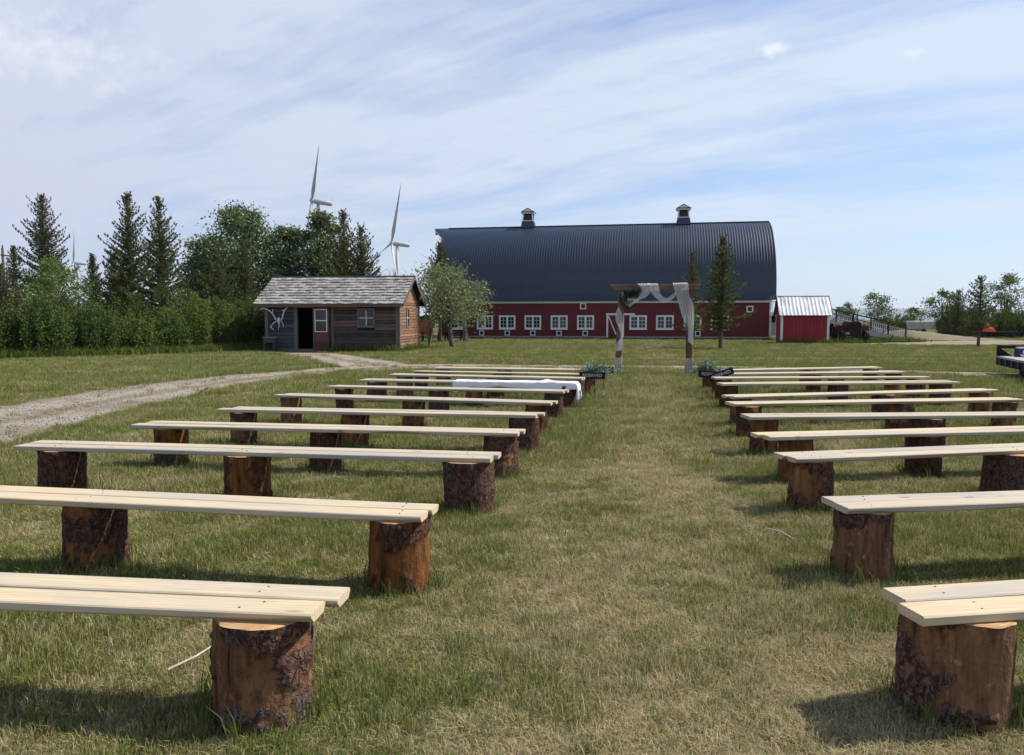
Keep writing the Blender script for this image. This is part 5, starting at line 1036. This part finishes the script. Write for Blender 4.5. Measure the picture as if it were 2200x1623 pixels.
rl = [(50.4, 88, 2.6, 4.2, 'hedge', 'low bush at the left end of the right hedge'), (47.8, 82, 3.4, 4.6, 'hedged', 'dark bush below the two lobed tree'), (49.6, 78, 3.3, 4.4, 'hedge', 'leafy bush left of the lone spruce'), (46.6, 74, 2.7, 4.0, 'hedged', 'dark bush directly behind the lone spruce trunk'), (50.2, 74, 3.0, 4.2, 'hedge', 'bush above the orange covered load'), (53.2, 74, 3.3, 4.4, 'hedged', 'tall dark bush near the right picture edge'), (56.5, 75, 3.4, 4.4, 'hedge', 'bush cut off by the right picture edge'), (60.0, 78, 3.3, 4.6, 'hedged', 'bush just past the right picture edge')]
for k, (x, y, h, w_, m_, lab) in enumerate(rl): shrub('shrub', x, y, h, w_, lab, m_, 90 + k, n=75, leaf=.19, group='bushes of the right hedge')
shrub('shrub', 60, 120, 2.6, 9, 'hazy low thicket on the horizon left of the right hedge', 'hedge', 120, n=60, leaf=.3, group='bushes of the right hedge')
# ------------------------------------------------------------------ rough tall grass along hedge, barn, ramp, path edge
def rough_grass():
    r = np.random.default_rng(77); P = []
    def seg(a, b, n, w_): t = r.random(n)[:, None]; return np.array(a) * (1 - t) + np.array(b) * t + r.normal(0, w_, (n, 2))
    for a, b, n, w_ in [((-25, 32.3), (-20.5, 34.6), 1500, .35), ((-20.5, 34.6), (-17, 38.4), 1300, .3), ((-17, 38.4), (-13.6, 44.0), 1200, .35), ((-6.0, 70.2), (21.8, 65.1), 2600, .14), ((19.3, 54.9), (22.5, 54.3), 260, .12), ((24, 56.2), (31, 59.6), 1500, .5), ((43, 70), (56, 70), 700, .6), ((-5.9, 40.1), (-5.3, 45), 160, .12), ((-9.6, 40.7), (-6.2, 40.35), 200, .1)]: P.append(seg(a, b, n, w_))
    for B, s in ((BL, -1), (BR, 1)):       # longer tufts round every log
        for (x, y, ang, L, sh, wn, lg) in B:
            for q in lg:
                c = np.array([x, y]) + q * np.array([math.cos(R(ang)), math.sin(R(ang))]) + .17 * abs(1) * np.array([-math.sin(R(ang)), math.cos(R(ang))]) * (1 if math.cos(R(ang)) > 0 else -1); a = r.uniform(0, 6.28, 46); P.append(c + np.stack([np.cos(a), np.sin(a)], 1) * r.uniform(.19, .30, 46)[:, None])
    P = np.concatenate(P); near = P[:, 1] < 25; h = np.where(near, r.uniform(.07, .19, len(P)), np.where(P[:, 1] > 62.5, r.uniform(.08, .24, len(P)), r.uniform(.18, .5, len(P)))); wd = np.where(near, r.uniform(.004, .008, len(P)), r.uniform(.02, .05, len(P)))
    V = []; n = 4; P = np.repeat(P, n, 0) + r.normal(0, .03, (len(P) * n, 2)); h = np.repeat(h, n) * r.uniform(.6, 1.15, len(P)); wd = np.repeat(wd, n); a = r.uniform(0, 6.28, len(P)); dx = np.stack([np.cos(a), np.sin(a)], 1); ln = r.normal(0, .28, (len(P), 2)) * h[:, None]
    z = np.zeros((len(P), 1)); A = np.concatenate([P - dx * wd[:, None] / 2, z], 1); B_ = np.concatenate([P + dx * wd[:, None] / 2, z], 1); M1 = np.concatenate([P + ln * .4 + dx * wd[:, None] * .4, h[:, None] * .6], 1); M2 = np.concatenate([P + ln * .4 - dx * wd[:, None] * .4, h[:, None] * .6], 1); T = np.concatenate([P + ln * 1.2, h[:, None]], 1)
    V = np.stack([A, B_, M1, M2, T], 1).reshape(-1, 3); i = np.arange(len(P)) * 5
    o = obj('tall_grass', npmesh('tall_grass', V, [np.stack([i, i + 1, i + 2, i + 3], 1), np.stack([i + 3, i + 2, i + 4], 1)], [MT['rough']])); tag(o, 'longer uncut green grass round logs, hedge foot and buildings', 'tall grass', kind='stuff')
rough_grass()
# ------------------------------------------------------------------ lawn: tufts of blades set out over the ground
def tuft(seed, n, rad, h0, h1, w_, lean, mat):
    r = np.random.default_rng(seed); p = r.normal(0, rad * .5, (n, 2)); h = r.uniform(h0, h1, n); a = r.uniform(0, 6.28, n); dx = np.stack([np.cos(a), np.sin(a)], 1) * (w_ * r.uniform(.6, 1.2, n))[:, None] / 2
    ln = p / rad * .02 + r.normal(0, lean, (n, 2)) * h[:, None]; z = np.full((n, 1), -.004); h = h[:, None]
    A = np.concatenate([p - dx, z], 1); B_ = np.concatenate([p + dx, z], 1); M1 = np.concatenate([p + ln * .4 + dx * .8, h * .62], 1); M2 = np.concatenate([p + ln * .4 - dx * .8, h * .62], 1); T = np.concatenate([p + ln * 1.25, h * r.uniform(.75, 1.05, (n, 1))], 1)
    V = np.stack([A, B_, M1, M2, T], 1).reshape(-1, 3); i = np.arange(n) * 5
    return npmesh('grass_tuft', V, [np.stack([i, i + 1, i + 2, i + 3], 1), np.stack([i + 3, i + 2, i + 4], 1)], [MT[mat]])
def on_lawn(p):
    k = np.ones(len(p), bool)
    for poly in (POLY1, POLY2, POLY3, POLY4): k &= ~inside(p, poly)
    # no grass under the floors of cabin, shed and barn
    def inb(px, py, ang, L, D): d = p - np.array([px, py]); c, s = math.cos(ang), math.sin(ang); u = d @ np.array([c, s]); v = d @ np.array([-s, c]); return (u > -.05) & (u < L + .05) & (v > -.08) & (v < D)
    return k & ~inb(-13.26, 41.37, R(-6), 7.35, 4.6) & ~inb(19.29, 55.18, A10, 3.25, 2.4) & ~inb(-6.73, 70.69, A10, 29.2, 10)
def green_share(p):
    """how green the lawn is at a point: patchy, and worn along the aisle"""
    x, y = p[:, 0], p[:, 1]
    def nz(sc_, sd_): return vnoise((x / sc_ / 40 + .5) % 1, y / 80, 40, int(80 / sc_), sd_)
    f = .40 * nz(2.6, 1) + .38 * nz(.85, 2) + .22 * nz(.28, 3)
    aisle = np.exp(-((x - y * .182 - .25) / 1.0) ** 2)
    far = np.clip((y - 20) / 12, 0, 1)
    return np.clip((f - .375 - .06 * aisle + .10 * np.clip((y - 6) / 12, 0, 1)) / .22, 0, 1) * (1 - far) + far * (.72 + .28 * f)
BANDS = [(1.6, 5, .85), (5, 9, .95), (9, 16, 1.25), (16, 30, 1.8), (30, 54, 2.6), (54, 75, 3.6)]
def lawn(name, label, dens, mat, green, tp):
    r = np.random.default_rng(99 + green); P = []; S = []; H = []
    for (y0, y1, sc0), dn in zip(BANDS, dens):
        n = int((y1 - y0) * (1.5 * (y0 + y1) / 2 + 3) * dn); yy = np.sqrt(r.uniform(y0 ** 2, y1 ** 2, n)) if y0 > 4 else r.uniform(y0, y1, n); xx = r.uniform(-1, 1, n) * (.75 * yy + 1.5)
        p = np.stack([xx, yy], 1); k = on_lawn(p) | ((r.random(n) < .035) & (inside(p, POLY1) | inside(p, POLY2))); g = green_share(p); sz = np.ones(n)
        if green: k &= r.random(n) < .38 + .62 * g; sz = .72 + .42 * g
        else: k &= r.random(n) < .9 - .55 * g
        p = p[k]; P.append(p); S.append(sc0 * r.uniform(.7, 1.25, len(p))); H.append(np.clip(sc0, 0, 1.7) / sc0 * sz[k] * r.uniform(.75, 1.25, len(p)))
    P = np.concatenate(P); S = np.concatenate(S); H = np.concatenate(H); rot = r.uniform(0, 6.283, len(P))
    me = npmesh(name, np.concatenate([P, np.zeros((len(P), 1))], 1), [np.zeros((0, 3), int)], [MT[mat]])
    def attr(nm, vals): a = me.attributes.new(nm, 'FLOAT_VECTOR', 'POINT'); a.data.foreach_set('vector', np.asarray(vals, np.float32).ravel())
    attr('scl', np.stack([S, S, S * H], 1)); attr('rot', np.stack([0 * rot, 0 * rot, rot], 1))
    o = obj(name, me); tag(o, label, 'grass', kind='stuff')
    tc_ = bpy.data.collections.new(name + '_tufts'); COL.children.link(tc_)
    for k in range(6):
        t = bpy.data.objects.new('grass_tuft', tuft(500 + k + 50 * green, *tp, mat)); t.parent = o; t.location = (.2 + k * .11, 4.2 + .07 * (k % 3), 0); t['kind'] = 'stuff'; tc_.objects.link(t)
    g = bpy.data.node_groups.new(name, 'GeometryNodeTree'); g.interface.new_socket('Geometry', in_out='INPUT', socket_type='NodeSocketGeometry'); g.interface.new_socket('Geometry', in_out='OUTPUT', socket_type='NodeSocketGeometry')
    gi = g.nodes.new('NodeGroupInput'); go = g.nodes.new('NodeGroupOutput'); ip = g.nodes.new('GeometryNodeInstanceOnPoints'); ci = g.nodes.new('GeometryNodeCollectionInfo'); ci.inputs['Collection'].default_value = tc_; ci.inputs['Separate Children'].default_value = True; ci.inputs['Reset Children'].default_value = True
    def na(nm): q = g.nodes.new('GeometryNodeInputNamedAttribute'); q.data_type = 'FLOAT_VECTOR'; q.inputs['Name'].default_value = nm; return q.outputs['Attribute']
    ip.inputs['Pick Instance'].default_value = True; L = g.links.new
    L(gi.outputs[0], ip.inputs['Points']); L(ci.outputs[0], ip.inputs['Instance']); L(na('rot'), ip.inputs['Rotation']); L(na('scl'), ip.inputs['Scale']); L(ip.outputs[0], go.inputs[0])
    md = o.modifiers.new(name, 'NODES'); md.node_group = g
    print(name, len(P))
lawn('grass', 'green lawn grass in uneven patches between and beyond the benches', (420, 270, 120, 44, 14, 5), 'blade', True, (44, .075, .022, .078, .0039, .24))
lawn('straw', 'pale dry straw and thatch lying between the green lawn grass', (380, 230, 95, 30, 6, 2), 'straw', False, (48, .085, .006, .034, .0036, 1.1))

# ------------------------------------------------------------------ the air
hz = MB().box(-9300, 9300, -70, 14200, -7, 260).build('haze', MT['ground'], None); hz.data.materials.clear()
hm = bpy.data.materials.new('thin_haze'); hm.use_nodes = True; hn = hm.node_tree; hn.nodes.remove(hn.nodes['Principled BSDF'])
pv_ = N(hn, 'ShaderNodeVolumePrincipled', {'Color': (.80, .88, 1, 1), 'Density': 5e-5, 'Anisotropy': .3}); hn.links.new(pv_.outputs[0], hn.nodes['Material Output'].inputs['Volume'])
hz.data.materials.append(hm); tag(hz, kind='stuff')
